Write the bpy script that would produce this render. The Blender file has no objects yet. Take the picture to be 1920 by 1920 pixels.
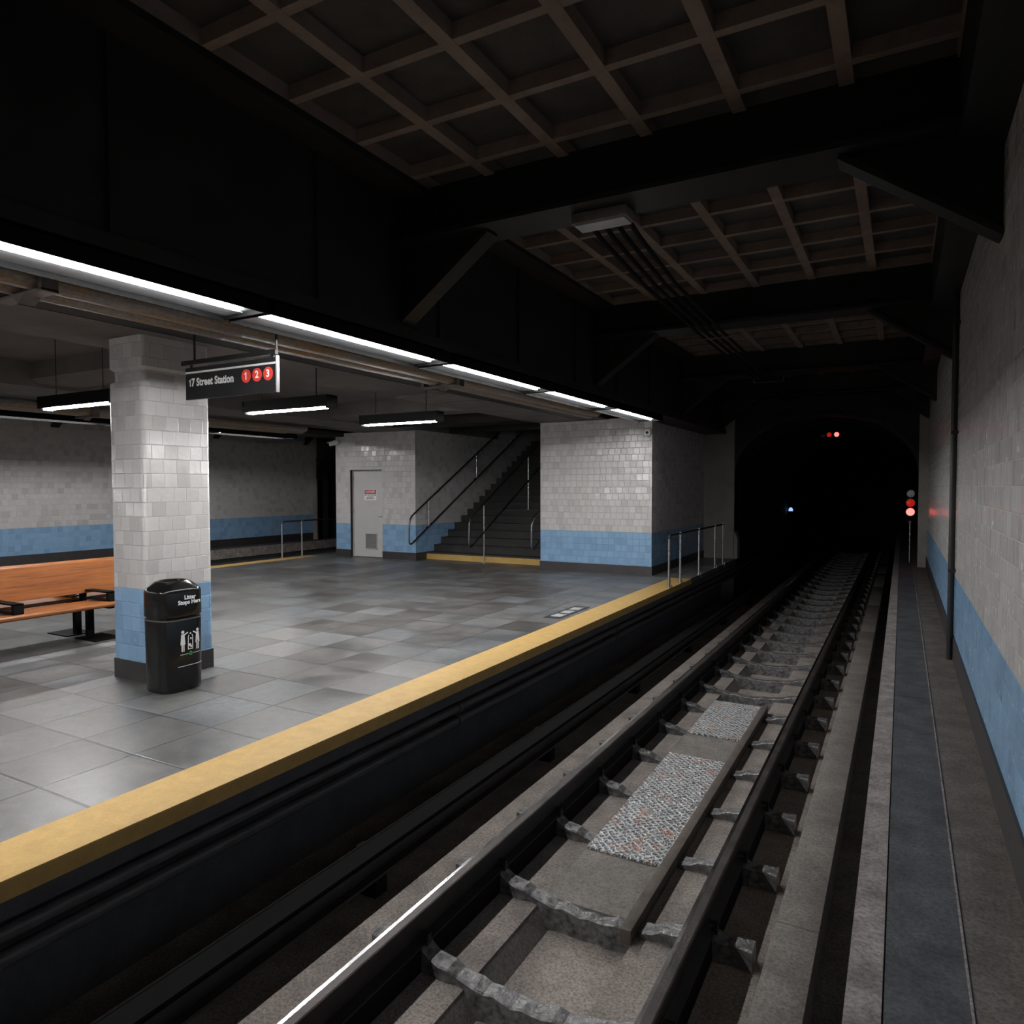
import bpy, bmesh, math, random
from mathutils import Vector, Matrix
R = math.radians
PI = math.pi
random.seed(7)
scene = bpy.context.scene
COL = scene.collection

# ------------------------------------------------------------------ camera
cam_d = bpy.data.cameras.new('camera')
cam_d.sensor_width = 36.0
cam_d.lens = 1319.6 / 1920 * 36.0
cam_d.clip_start = 0.05
cam_d.clip_end = 200
cam = bpy.data.objects.new('camera', cam_d)
COL.objects.link(cam)
YAW, PITCH, ROLL = 0.505886, 0.0352759, -0.0020426
fwd = Vector((-math.sin(YAW) * math.cos(PITCH), math.cos(YAW) * math.cos(PITCH), -math.sin(PITCH)))
rgt = Vector((math.cos(YAW), math.sin(YAW), 0))
upv = rgt.cross(fwd)
r2 = rgt * math.cos(ROLL) + upv * math.sin(ROLL)
u2 = upv * math.cos(ROLL) - rgt * math.sin(ROLL)
cam.matrix_world = Matrix(((r2.x, u2.x, -fwd.x, 0), (r2.y, u2.y, -fwd.y, 0), (r2.z, u2.z, -fwd.z, 1.77), (0, 0, 0, 1)))
scene.camera = cam

# ------------------------------------------------------------------ world, exposure
world = bpy.data.worlds.new('world')
scene.world = world
world.use_nodes = True
world.node_tree.nodes['Background'].inputs[0].default_value = (0.02, 0.021, 0.024, 1)
world.node_tree.nodes['Background'].inputs[1].default_value = 0.0
vs = scene.view_settings
vs.view_transform = 'Standard'
vs.look = 'None'
vs.gamma = 1
vs.use_curve_mapping = False
vs.exposure = 0.0
scene.cycles.max_bounces = 6
scene.cycles.diffuse_bounces = 4
scene.cycles.adaptive_threshold = 0.03
scene.cycles.glossy_bounces = 4
scene.cycles.sample_clamp_indirect = 4.0
scene.cycles.use_denoising = True

TUBE = 145.0        # radiance of the edge fixture diffusers
HANG = 320.0        # radiance of the hanging fixture diffusers

# ------------------------------------------------------------------ mesh helpers
ORG = {}


class MB:
    def __init__(s):
        s.v = []; s.f = []; s.sm = []

    def add(s, vs_, fs_, smooth=False):
        n = len(s.v)
        s.v += [tuple(a) for a in vs_]
        s.f += [[i + n for i in f] for f in fs_]
        s.sm += [smooth] * len(fs_)
        return s

    def box(s, x0, x1, y0, y1, z0, z1):
        if x0 > x1: x0, x1 = x1, x0
        v = [(x, y, z) for z in (z0, z1) for y in (y0, y1) for x in (x0, x1)]
        f = [(0, 2, 3, 1), (4, 5, 7, 6), (0, 1, 5, 4), (2, 6, 7, 3), (0, 4, 6, 2), (1, 3, 7, 5)]
        return s.add(v, f)

    def bbox(s, x0, x1, y0, y1, z0, z1, b=0.01, n=2):
        """box with rounded edges"""
        bm = bmesh.new()
        bmesh.ops.create_cube(bm, size=1.0)
        if x0 > x1: x0, x1 = x1, x0
        for v in bm.verts:
            v.co = ((x0 + x1) / 2 + v.co.x * (x1 - x0), (y0 + y1) / 2 + v.co.y * (y1 - y0), (z0 + z1) / 2 + v.co.z * (z1 - z0))
        bmesh.ops.bevel(bm, geom=list(bm.edges), offset=b, segments=n, affect='EDGES', profile=0.5)
        s.add([v.co[:] for v in bm.verts], [[v.index for v in f.verts] for f in bm.faces], True)
        bm.free()
        return s

    def tube(s, pts, r, n=12, cap=True):
        pts = [Vector(p) for p in pts]
        m = len(pts)
        rs = r if isinstance(r, (list, tuple)) else [r] * m
        tang = []
        for i in range(m):
            a = (pts[i] - pts[i - 1]).normalized() if i > 0 else None
            b = (pts[i + 1] - pts[i]).normalized() if i < m - 1 else None
            t = (a + b).normalized() if a and b else (a or b)
            tang.append(t)
        ref = Vector((0, 0, 1)) if abs(tang[0].z) < 0.9 else Vector((1, 0, 0))
        u = tang[0].cross(ref).normalized()
        vs_ = []
        for i in range(m):
            t = tang[i]
            u = (u - t * u.dot(t)).normalized()
            w = t.cross(u)
            for k in range(n):
                a = 2 * PI * k / n
                vs_.append(pts[i] + (u * math.cos(a) + w * math.sin(a)) * rs[i])
        fs_ = []
        for i in range(m - 1):
            for k in range(n):
                k2 = (k + 1) % n
                fs_.append((i * n + k, i * n + k2, (i + 1) * n + k2, (i + 1) * n + k))
        s.add(vs_, fs_, True)
        if cap:
            s.add([vs_[k] for k in range(n)], [list(range(n))[::-1]])
            s.add([vs_[(m - 1) * n + k] for k in range(n)], [list(range(n))])
        return s

    def prism(s, prof, axis, a0, a1, smooth=False):
        """closed 2D profile extruded along an axis; profile given in the two other axes in order"""
        def mk(p, a):
            return {'x': (a, p[0], p[1]), 'y': (p[0], a, p[1]), 'z': (p[0], p[1], a)}[axis]
        n = len(prof)
        s.add([mk(p, a0) for p in prof] + [mk(p, a1) for p in prof],
              [(k, (k + 1) % n, n + (k + 1) % n, n + k) for k in range(n)], smooth)
        s.add([mk(p, a0) for p in prof], [list(range(n))[::-1]])
        s.add([mk(p, a1) for p in prof], [list(range(n))])
        return s

    def loft(s, rings, cap0=True, cap1=True, smooth=True):
        n = len(rings[0])
        vs_ = [p for r_ in rings for p in r_]
        fs_ = []
        for i in range(len(rings) - 1):
            for k in range(n):
                k2 = (k + 1) % n
                fs_.append((i * n + k, i * n + k2, (i + 1) * n + k2, (i + 1) * n + k))
        s.add(vs_, fs_, smooth)
        if cap0: s.add(rings[0], [list(range(n))[::-1]])
        if cap1: s.add(rings[-1], [list(range(n))])
        return s

    def text(s, body, size, T, depth=0.002, bold=0.0, ax='CENTER', sx=1.0):
        """flat lettering; T maps (u, v, w) on the sign to the world"""
        cu = bpy.data.curves.new('t', 'FONT')
        cu.body = body; cu.size = size; cu.align_x = ax; cu.align_y = 'CENTER'
        cu.extrude = depth; cu.offset = bold; cu.resolution_u = 3
        o = bpy.data.objects.new('t', cu)
        me = o.to_mesh()
        s.add([T(v.co.x * sx, v.co.y, v.co.z) for v in me.vertices], [list(p.vertices) for p in me.polygons])
        o.to_mesh_clear()
        bpy.data.objects.remove(o); bpy.data.curves.remove(cu)
        return s


def build(name, mb, mat, parent=None, org=None, label=None, bev=0):
    me = bpy.data.meshes.new(name)
    o0 = ORG[parent.name] if parent else (Vector(org) if org else Vector((0, 0, 0)))
    me.from_pydata([tuple(Vector(v) - o0) for v in mb.v], [], mb.f)
    bm = bmesh.new(); bm.from_mesh(me)
    bmesh.ops.recalc_face_normals(bm, faces=bm.faces)
    bm.to_mesh(me); bm.free()
    for p, sm in zip(me.polygons, mb.sm):
        p.use_smooth = sm
    if any(mb.sm):
        try: me.set_sharp_from_angle(angle=R(38))
        except Exception: pass
    me.materials.append(mat)
    o = bpy.data.objects.new(name, me)
    COL.objects.link(o)
    if parent: o.parent = parent
    else: o.location = o0
    ORG[o.name] = o0
    if label: o['label'] = label
    if bev:
        m = o.modifiers.new('bevel', 'BEVEL'); m.width = bev; m.segments = 2; m.limit_method = 'ANGLE'
    return o


def thing(name, label, cat, loc, group=None):
    o = bpy.data.objects.new(name, None)
    o.empty_display_size = 0.1
    COL.objects.link(o)
    o.location = loc
    ORG[o.name] = Vector(loc)
    tag(o, label, cat, group)
    return o


def tag(o, label, cat, group=None):
    o['label'] = label; o['category'] = cat
    if group: o['group'] = group
    return o


def struct(name, mb, mat, label=None, parent=None, bev=0):
    o = build(name, mb, mat, parent, bev=bev)
    if not parent: o['kind'] = 'structure'
    if label: o['label'] = label
    return o


def copy_tree(o, parent=None, loc=None, label=None, group=None):
    c = o.copy()
    COL.objects.link(c)
    if parent: c.parent = parent
    if loc is not None: c.location = loc
    if label: c['label'] = label
    if group: c['group'] = group
    for ch in list(o.children):
        copy_tree(ch, c)
    return c


def MX(x):
    return -17.14 - x          # mirror across the middle of the island platform


# ------------------------------------------------------------------ material helpers
def mat(name):
    m = bpy.data.materials.new(name)
    m.use_nodes = True
    nt = m.node_tree
    return m, nt, nt.nodes['Principled BSDF']


def N(nt, t, **k):
    n = nt.nodes.new(t)
    for a, b in k.items():
        if a.startswith('i_'):
            key = a[2:]
            n.inputs[int(key) if key.isdigit() else key.replace('_', ' ')].default_value = b
        else:
            setattr(n, a, b)
    return n


def math_(nt, op, a, b=None, c=None):
    n = nt.nodes.new('ShaderNodeMath'); n.operation = op
    for i, x in enumerate((a, b, c)):
        if x is None: continue
        if isinstance(x, (int, float)): n.inputs[i].default_value = x
        else: nt.links.new(x, n.inputs[i])
    return n.outputs[0]


def mixc(nt, fac, a, b, bt='MIX'):
    n = nt.nodes.new('ShaderNodeMix'); n.data_type = 'RGBA'; n.blend_type = bt
    for i, x in ((0, fac), (6, a), (7, b)):
        if isinstance(x, (int, float)): n.inputs[i].default_value = x
        elif isinstance(x, tuple): n.inputs[i].default_value = x if len(x) == 4 else x + (1,)
        else: nt.links.new(x, n.inputs[i])
    return n.outputs[2]


def ramp(nt, x, stops):
    n = nt.nodes.new('ShaderNodeValToRGB')
    e = n.color_ramp.elements
    while len(e) < len(stops): e.new(0.5)
    for el, (p, c) in zip(e, stops):
        el.position = p; el.color = c if len(c) == 4 else tuple(c) + (1,)
    nt.links.new(x, n.inputs[0])
    return n.outputs[0]


def noise(nt, co, scale, detail=4, rough=0.55, dist=0.0):
    n = N(nt, 'ShaderNodeTexNoise')
    n.inputs['Scale'].default_value = scale
    n.inputs['Detail'].default_value = detail
    n.inputs['Roughness'].default_value = rough
    n.inputs['Distortion'].default_value = dist
    if co is not None: nt.links.new(co, n.inputs['Vector'])
    return n.outputs[0]


def bump(nt, bs, h, strength=0.3, dist=0.01, prev=None):
    b = nt.nodes.new('ShaderNodeBump')
    b.inputs['Strength'].default_value = strength
    b.inputs['Distance'].default_value = dist
    nt.links.new(h, b.inputs['Height'])
    if prev: nt.links.new(prev, b.inputs['Normal'])
    nt.links.new(b.outputs[0], bs.inputs['Normal'])
    return b.outputs[0]


def simple(name, col, rough=0.5, metal=0.0, var=0.15, scale=6.0, bmp=0.0, bscale=60.0, emit=None, es=0.0, stretch=None, spec=None, coat=0.0):
    m, nt, bs = mat(name)
    tc = nt.nodes.new('ShaderNodeTexCoord').outputs['Object']
    if stretch:
        mp = nt.nodes.new('ShaderNodeMapping'); mp.inputs['Scale'].default_value = stretch
        nt.links.new(tc, mp.inputs[0]); tc = mp.outputs[0]
    n1 = noise(nt, tc, scale, 6)
    dk = tuple(c * (1 - var) for c in col); lt = tuple(min(1, c * (1 + var)) for c in col)
    nt.links.new(ramp(nt, n1, [(0.3, dk), (0.7, lt)]), bs.inputs['Base Color'])
    bs.inputs['Metallic'].default_value = metal
    nt.links.new(math_(nt, 'MULTIPLY_ADD', n1, 0.2 * rough, rough * 0.9), bs.inputs['Roughness'])
    if spec is not None: bs.inputs['Specular IOR Level'].default_value = spec
    if coat: bs.inputs['Coat Weight'].default_value = coat; bs.inputs['Coat Roughness'].default_value = 0.08
    if bmp:
        bump(nt, bs, noise(nt, tc, bscale, 5), bmp, 0.01)
    if emit:
        bs.inputs['Emission Color'].default_value = emit + (1,)
        bs.inputs['Emission Strength'].default_value = es
    return m


def emis(name, col, strength):
    m, nt, bs = mat(name)
    bs.inputs['Base Color'].default_value = (0.8, 0.8, 0.8, 1)
    bs.inputs['Emission Color'].default_value = col + (1,)
    bs.inputs['Emission Strength'].default_value = strength
    return m


def tile_material(name='glazed_tile'):
    """white over blue glazed wall tiles, 13 cm squares, each laid at a slightly different tilt"""
    m, nt, bs = mat(name)
    L = nt.links
    geo = nt.nodes.new('ShaderNodeNewGeometry')
    tc = nt.nodes.new('ShaderNodeTexCoord').outputs['Object']
    sp = nt.nodes.new('ShaderNodeSeparateXYZ'); L.new(tc, sp.inputs[0])
    sn = nt.nodes.new('ShaderNodeSeparateXYZ'); L.new(geo.outputs['True Normal'], sn.inputs[0])
    isx = math_(nt, 'GREATER_THAN', math_(nt, 'ABSOLUTE', sn.outputs[0]), 0.7)
    u0 = math_(nt, 'ADD', math_(nt, 'MULTIPLY', sp.outputs[1], isx), math_(nt, 'MULTIPLY', sp.outputs[0], math_(nt, 'SUBTRACT', 1.0, isx)))
    v0 = math_(nt, 'SUBTRACT', sp.outputs[2], 0.852)
    T = 0.131
    v = math_(nt, 'DIVIDE', v0, T)
    row = math_(nt, 'FLOOR', v)
    # rows slip sideways by an irregular amount
    wn = nt.nodes.new('ShaderNodeTexWhiteNoise'); wn.noise_dimensions = '1D'; L.new(row, wn.inputs['W'])
    u = math_(nt, 'ADD', math_(nt, 'DIVIDE', u0, T), math_(nt, 'MULTIPLY', wn.outputs[0], 0.9))
    colm = math_(nt, 'FLOOR', u)
    fu = math_(nt, 'FRACT', u); fv = math_(nt, 'FRACT', v)
    cmb = nt.nodes.new('ShaderNodeCombineXYZ'); L.new(colm, cmb.inputs[0]); L.new(row, cmb.inputs[1]); L.new(isx, cmb.inputs[2])
    w3 = nt.nodes.new('ShaderNodeTexWhiteNoise'); w3.noise_dimensions = '3D'; L.new(cmb.outputs[0], w3.inputs['Vector'])
    sr = nt.nodes.new('ShaderNodeSeparateColor'); L.new(w3.outputs[1], sr.inputs[0])
    # base colours
    nz = noise(nt, tc, 14, 5)
    white = ramp(nt, sr.outputs[2], [(0.0, (0.47, 0.455, 0.450)), (0.3, (0.555, 0.542, 0.538)), (1.0, (0.60, 0.588, 0.584))])
    blue = ramp(nt, sr.outputs[2], [(0.0, (0.20, 0.345, 0.53)), (0.4, (0.235, 0.40, 0.605)), (1.0, (0.255, 0.43, 0.64))])
    isw = math_(nt, 'GREATER_THAN', v0, 0.0)
    base = mixc(nt, isw, blue, white)
    base = mixc(nt, math_(nt, 'MULTIPLY', nz, 0.25), base, (0.40, 0.37, 0.35), 'MULTIPLY')
    # grout
    eu = math_(nt, 'MINIMUM', fu, math_(nt, 'SUBTRACT', 1.0, fu))
    ev = math_(nt, 'MINIMUM', fv, math_(nt, 'SUBTRACT', 1.0, fv))
    e = math_(nt, 'MINIMUM', eu, ev)
    mr = N(nt, 'ShaderNodeMapRange', interpolation_type='SMOOTHSTEP')
    L.new(e, mr.inputs[0]); mr.inputs[1].default_value = 0.008; mr.inputs[2].default_value = 0.035
    inner = mr.outputs[0]
    gro = mixc(nt, isw, (0.20, 0.30, 0.42), (0.38, 0.365, 0.355))
    colr = mixc(nt, inner, mixc(nt, 0.55, base, gro), base)
    L.new(colr, bs.inputs['Base Color'])
    L.new(math_(nt, 'MULTIPLY_ADD', inner, -0.26, math_(nt, 'MULTIPLY_ADD', nz, 0.22, 0.39)), bs.inputs['Roughness'])
    # tilt: a plane per tile + wavy glaze + pillow edge
    tu = math_(nt, 'MULTIPLY', math_(nt, 'SUBTRACT', fu, 0.5), math_(nt, 'SUBTRACT', sr.outputs[0], 0.5))
    tv = math_(nt, 'MULTIPLY', math_(nt, 'SUBTRACT', fv, 0.5), math_(nt, 'SUBTRACT', sr.outputs[1], 0.5))
    h = math_(nt, 'ADD', math_(nt, 'ADD', tu, tv), math_(nt, 'MULTIPLY', inner, 0.20))
    h = math_(nt, 'ADD', h, math_(nt, 'MULTIPLY', noise(nt, tc, 9, 2), 0.35))
    b = nt.nodes.new('ShaderNodeBump'); b.inputs['Strength'].default_value = 1.0; b.inputs['Distance'].default_value = 0.012
    L.new(h, b.inputs['Height']); L.new(b.outputs[0], bs.inputs['Normal'])
    return m


def floor_material():
    """large slate coloured pavers, 59 cm, with a worn half gloss"""
    m, nt, bs = mat('paver')
    L = nt.links
    tc = nt.nodes.new('ShaderNodeTexCoord').outputs['Object']
    sp = nt.nodes.new('ShaderNodeSeparateXYZ'); L.new(tc, sp.inputs[0])
    u = math_(nt, 'DIVIDE', math_(nt, 'ADD', sp.outputs[0], 4.44), 0.59)
    v = math_(nt, 'DIVIDE', math_(nt, 'SUBTRACT', sp.outputs[1], 2.82), 0.594)
    cu = math_(nt, 'FLOOR', u); cv = math_(nt, 'FLOOR', v)
    fu = math_(nt, 'FRACT', u); fv = math_(nt, 'FRACT', v)
    cmb = nt.nodes.new('ShaderNodeCombineXYZ'); L.new(cu, cmb.inputs[0]); L.new(cv, cmb.inputs[1])
    w3 = nt.nodes.new('ShaderNodeTexWhiteNoise'); w3.noise_dimensions = '3D'; L.new(cmb.outputs[0], w3.inputs['Vector'])
    sr = nt.nodes.new('ShaderNodeSeparateColor'); L.new(w3.outputs[1], sr.inputs[0])
    # the cloudy pattern starts anew in each paver
    off = nt.nodes.new('ShaderNodeVectorMath'); off.operation = 'MULTIPLY_ADD'
    L.new(w3.outputs[1], off.inputs[0]); off.inputs[1].default_value = (9, 9, 9); L.new(tc, off.inputs[2])
    n1 = noise(nt, off.outputs[0], 1.9, 6, 0.58)
    n2 = noise(nt, off.outputs[0], 14, 5, 0.65)
    n3 = noise(nt, tc, 90, 3, 0.6)
    base = ramp(nt, sr.outputs[0], [(0.0, (0.078, 0.071, 0.068)), (0.3, (0.108, 0.103, 0.101)), (0.6, (0.128, 0.126, 0.126)), (0.82, (0.120, 0.127, 0.136)), (1.0, (0.165, 0.157, 0.152))])
    base = mixc(nt, 0.75, base, ramp(nt, n1, [(0.32, (0.50, 0.49, 0.49)), (0.5, (0.92, 0.92, 0.92)), (0.68, (1.3, 1.3, 1.3))]), 'MULTIPLY')
    base = mixc(nt, 0.6, base, ramp(nt, n2, [(0.35, (0.62, 0.62, 0.62)), (0.65, (1.28, 1.28, 1.28))]), 'MULTIPLY')
    base = mixc(nt, 0.5, base, ramp(nt, n3, [(0.35, (0.72, 0.72, 0.72)), (0.65, (1.2, 1.2, 1.2))]), 'MULTIPLY')
    # a few rubbed black scuffs
    sc = ramp(nt, noise(nt, tc, 2.3, 7, 0.75), [(0.60, (0, 0, 0)), (0.85, (1, 1, 1))])
    base = mixc(nt, math_(nt, 'MULTIPLY', sc, 0.18), base, (0.05, 0.05, 0.05))
    e = math_(nt, 'MINIMUM', math_(nt, 'MINIMUM', fu, math_(nt, 'SUBTRACT', 1.0, fu)), math_(nt, 'MINIMUM', fv, math_(nt, 'SUBTRACT', 1.0, fv)))
    mr = N(nt, 'ShaderNodeMapRange', interpolation_type='SMOOTHSTEP')
    L.new(e, mr.inputs[0]); mr.inputs[1].default_value = 0.006; mr.inputs[2].default_value = 0.022
    inner = mr.outputs[0]
    base = mixc(nt, inner, mixc(nt, 0.85, base, (0.015, 0.015, 0.015)), base)
    L.new(base, bs.inputs['Base Color'])
    r = ramp(nt, n1, [(0.30, (0.31,) * 3), (0.5, (0.37,) * 3), (0.70, (0.50,) * 3)])
    r = math_(nt, 'ADD', math_(nt, 'MULTIPLY', sr.outputs[1], 0.10), r)
    r = math_(nt, 'ADD', math_(nt, 'MULTIPLY', n2, 0.12), math_(nt, 'SUBTRACT', r, 0.08))
    L.new(r, bs.inputs['Roughness'])
    tu = math_(nt, 'MULTIPLY', math_(nt, 'SUBTRACT', fu, 0.5), math_(nt, 'SUBTRACT', sr.outputs[0], 0.5))
    tv = math_(nt, 'MULTIPLY', math_(nt, 'SUBTRACT', fv, 0.5), math_(nt, 'SUBTRACT', sr.outputs[2], 0.5))
    h = math_(nt, 'ADD', math_(nt, 'MULTIPLY', math_(nt, 'ADD', tu, tv), 0.8), math_(nt, 'MULTIPLY', inner, 0.35))
    h = math_(nt, 'ADD', h, math_(nt, 'MULTIPLY', n2, 0.10))
    h = math_(nt, 'ADD', h, math_(nt, 'MULTIPLY', n3, 0.05))
    bump(nt, bs, h, 0.6, 0.005)
    return m


def concrete(name, c, rough=0.8, var=0.25, sc=2.5, bmp=0.35, speck=0.3):
    m, nt, bs = mat(name)
    tc = nt.nodes.new('ShaderNodeTexCoord').outputs['Object']
    n1 = noise(nt, tc, sc, 8, 0.62)
    n2 = noise(nt, tc, 55, 5, 0.7)
    a = ramp(nt, n1, [(0.32, tuple(x * (1 - var) for x in c)), (0.68, tuple(x * (1 + var) for x in c))])
    a = mixc(nt, speck, a, ramp(nt, n2, [(0.35, (0.45, 0.45, 0.45)), (0.6, (1.15, 1.15, 1.15))]), 'MULTIPLY')
    nt.links.new(a, bs.inputs['Base Color'])
    bs.inputs['Roughness'].default_value = rough
    bump(nt, bs, math_(nt, 'ADD', n1, math_(nt, 'MULTIPLY', n2, 0.5)), bmp, 0.01)
    return m


def rusty_pipe():
    m, nt, bs = mat('rusty_painted_pipe')
    tc = nt.nodes.new('ShaderNodeTexCoord').outputs['Object']
    mp = nt.nodes.new('ShaderNodeMapping'); mp.inputs['Scale'].default_value = (16, 0.55, 16)
    nt.links.new(tc, mp.inputs[0])
    n1 = noise(nt, mp.outputs[0], 1.4, 7, 0.65, 0.4)
    n2 = noise(nt, tc, 30, 4)
    c = ramp(nt, n1, [(0.36, (0.12, 0.10, 0.09)), (0.43, (0.36, 0.21, 0.075)), (0.49, (0.22, 0.20, 0.195)), (0.57, (0.30, 0.28, 0.275)), (0.62, (0.34, 0.19, 0.065)), (0.70, (0.15, 0.12, 0.11))])
    c = mixc(nt, 0.4, c, ramp(nt, n2, [(0.4, (0.5, 0.5, 0.5)), (0.6, (1.1, 1.1, 1.1))]), 'MULTIPLY')
    nt.links.new(c, bs.inputs['Base Color'])
    bs.inputs['Roughness'].default_value = 0.62
    bs.inputs['Metallic'].default_value = 0.0
    bs.inputs['Specular IOR Level'].default_value = 0.3
    bump(nt, bs, n2, 0.2, 0.01)
    return m


def wood():
    m, nt, bs = mat('varnished_wood')
    tc = nt.nodes.new('ShaderNodeTexCoord').outputs['Object']
    mp = nt.nodes.new('ShaderNodeMapping'); mp.inputs['Scale'].default_value = (6, 0.35, 6)
    nt.links.new(tc, mp.inputs[0])
    n1 = noise(nt, mp.outputs[0], 5, 7, 0.6, 0.6)
    n2 = noise(nt, mp.outputs[0], 24, 4, 0.6, 0.2)
    c = ramp(nt, n1, [(0.25, (0.12, 0.034, 0.008)), (0.5, (0.23, 0.072, 0.015)), (0.75, (0.30, 0.110, 0.026))])
    c = mixc(nt, 0.3, c, ramp(nt, n2, [(0.35, (0.6, 0.55, 0.5)), (0.65, (1.1, 1.1, 1.1))]), 'MULTIPLY')
    nt.links.new(c, bs.inputs['Base Color'])
    bs.inputs['Roughness'].default_value = 0.42
    bs.inputs['Specular IOR Level'].default_value = 0.3
    bs.inputs['Coat Weight'].default_value = 0.08
    bs.inputs['Coat Roughness'].default_value = 0.22
    bump(nt, bs, n2, 0.05, 0.01)
    return m


def diamond_plate():
    m, nt, bs = mat('diamond_plate')
    L = nt.links
    tc = nt.nodes.new('ShaderNodeTexCoord').outputs['Object']
    wv = []
    for ang in (R(45), R(-45)):
        mp = nt.nodes.new('ShaderNodeMapping'); mp.inputs['Rotation'].default_value = (0, 0, ang)
        L.new(tc, mp.inputs[0])
        w = nt.nodes.new('ShaderNodeTexWave'); w.inputs['Scale'].default_value = 7.0; w.inputs['Distortion'].default_value = 4.5; w.inputs['Detail Scale'].default_value = 3.0
        L.new(mp.outputs[0], w.inputs[0]); wv.append(w.outputs[1])
    h = math_(nt, 'POWER', math_(nt, 'MAXIMUM', wv[0], wv[1]), 3.0)
    h2 = math_(nt, 'ADD', h, math_(nt, 'MULTIPLY', noise(nt, tc, 70, 4), 0.8))
    n1 = noise(nt, tc, 7, 6, 0.7)
    n2 = noise(nt, tc, 32, 4, 0.7)
    c = ramp(nt, n2, [(0.38, (0.07, 0.075, 0.085)), (0.52, (0.55, 0.56, 0.58)), (0.62, (0.95, 0.95, 0.95))])
    c = mixc(nt, 0.55, c, ramp(nt, h, [(0.2, (0.05, 0.052, 0.06)), (0.7, (0.90, 0.91, 0.93))]))
    c = mixc(nt, math_(nt, 'MULTIPLY', ramp(nt, n1, [(0.54, (0, 0, 0)), (0.66, (1, 1, 1))]), 0.75), c, (0.60, 0.24, 0.10))
    L.new(c, bs.inputs['Base Color'])
    bs.inputs['Metallic'].default_value = 0.35
    bs.inputs['Roughness'].default_value = 0.36
    bump(nt, bs, h2, 1.0, 0.012)
    return m


M = {}
M['tile'] = tile_material()
M['paver'] = floor_material()
M['base'] = simple('dark_plinth', (0.035, 0.031, 0.031), 0.5, var=0.2, scale=8)
M['yellow'] = concrete('yellow_edge', (0.51, 0.325, 0.10), 0.62, 0.10, 9, 0.5, 0.12)
M['edge'] = concrete('slab_edge', (0.07, 0.072, 0.08), 0.8, 0.2, 5, 0.3, 0.3)
M['conc'] = concrete('trackbed_concrete', (0.29, 0.252, 0.228), 0.85, 0.3, 3.0, 0.8, 0.9)
M['conc2'] = concrete('poured_concrete', (0.20, 0.182, 0.165), 0.85, 0.25, 4.0, 0.9, 0.75)
M['cope'] = concrete('coping_concrete', (0.28, 0.245, 0.23), 0.75, 0.4, 7, 0.6, 0.85)
M['slabdark'] = concrete('dark_walk_slab', (0.075, 0.077, 0.082), 0.7, 0.45, 4, 0.6, 0.85)
M['slabbrown'] = concrete('brown_walk_slab', (0.135, 0.118, 0.105), 0.8, 0.35, 4, 0.6, 0.85)
M['ceil'] = concrete('ceiling_concrete', (0.14, 0.126, 0.117), 0.85, 0.22, 1.6, 0.25, 0.2)
M['pier'] = concrete('pier_concrete', (0.26, 0.24, 0.22), 0.85, 0.18, 2, 0.3, 0.2)
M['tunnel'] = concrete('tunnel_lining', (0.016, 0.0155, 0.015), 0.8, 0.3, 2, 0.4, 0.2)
M['steel_dark'] = simple('painted_black_steel', (0.009, 0.0088, 0.009), 0.5, 0.1, 0.3, 4, 0.25, 25)
M['girder'] = simple('grimy_girder_steel', (0.016, 0.0135, 0.0125), 0.55, 0.1, 0.4, 3, 0.35, 18)
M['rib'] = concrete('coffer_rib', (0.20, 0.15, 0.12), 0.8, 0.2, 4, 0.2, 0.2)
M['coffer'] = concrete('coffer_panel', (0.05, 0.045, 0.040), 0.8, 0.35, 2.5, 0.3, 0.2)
M['pipe'] = rusty_pipe()
M['bracket'] = simple('grey_bracket', (0.16, 0.14, 0.13), 0.55, 0.3, 0.3, 8)
M['stainless'] = simple('brushed_stainless', (0.55, 0.54, 0.53), 0.28, 1.0, 0.1, 20)
M['black_rail'] = simple('black_handrail', (0.03, 0.028, 0.027), 0.35, 0.6, 0.2, 10)
M['darksteel'] = simple('dark_steel_tube', (0.20, 0.195, 0.19), 0.34, 1.0, 0.2, 10)
M['stair'] = concrete('stair_concrete', (0.032, 0.030, 0.029), 0.75, 0.25, 5, 0.5, 0.45)
M['nosing'] = simple('worn_nosing', (0.045, 0.043, 0.042), 0.4, 0.5, 0.2, 12)
M['door'] = simple('grey_door_paint', (0.50, 0.49, 0.485), 0.5, 0.0, 0.04, 3)
M['louvre'] = simple('louvre_grey', (0.20, 0.195, 0.19), 0.5, var=0.05)
M['white'] = simple('white_paint', (0.78, 0.78, 0.78), 0.5, var=0.03)
M['letter'] = simple('sign_lettering', (0.62, 0.62, 0.62), 0.5, var=0.03)
M['signblack'] = simple('black_sign_enamel', (0.014, 0.014, 0.015), 0.33, 0.0, 0.2, 10)
M['alu'] = simple('sign_aluminium', (0.62, 0.62, 0.64), 0.35, 0.7, 0.05, 10)
M['red'] = simple('red_enamel', (0.62, 0.045, 0.03), 0.4, var=0.06)
M['green'] = simple('green_print', (0.03, 0.45, 0.12), 0.5, var=0.05)
M['binplastic'] = simple('black_bin_plastic', (0.0085, 0.0085, 0.0085), 0.17, 0.0, 0.2, 12, 0.03, 60)
M['wood'] = wood()
M['plate'] = diamond_plate()
M['railhead'] = simple('polished_rail_head', (0.40, 0.39, 0.39), 0.22, 1.0, 0.5, 3, 0.1, 40)
M['railrust'] = simple('rusty_rail_top', (0.045, 0.036, 0.034), 0.5, 0.3, 0.6, 5, 0.3, 50)
M['railside'] = simple('rusted_rail_side', (0.028, 0.024, 0.023), 0.6, 0.2, 0.35, 6, 0.2, 60)
M['tie'] = simple('wet_grey_tie', (0.15, 0.147, 0.148), 0.30, 0.2, 0.7, 22, 1.0, 30)
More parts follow.
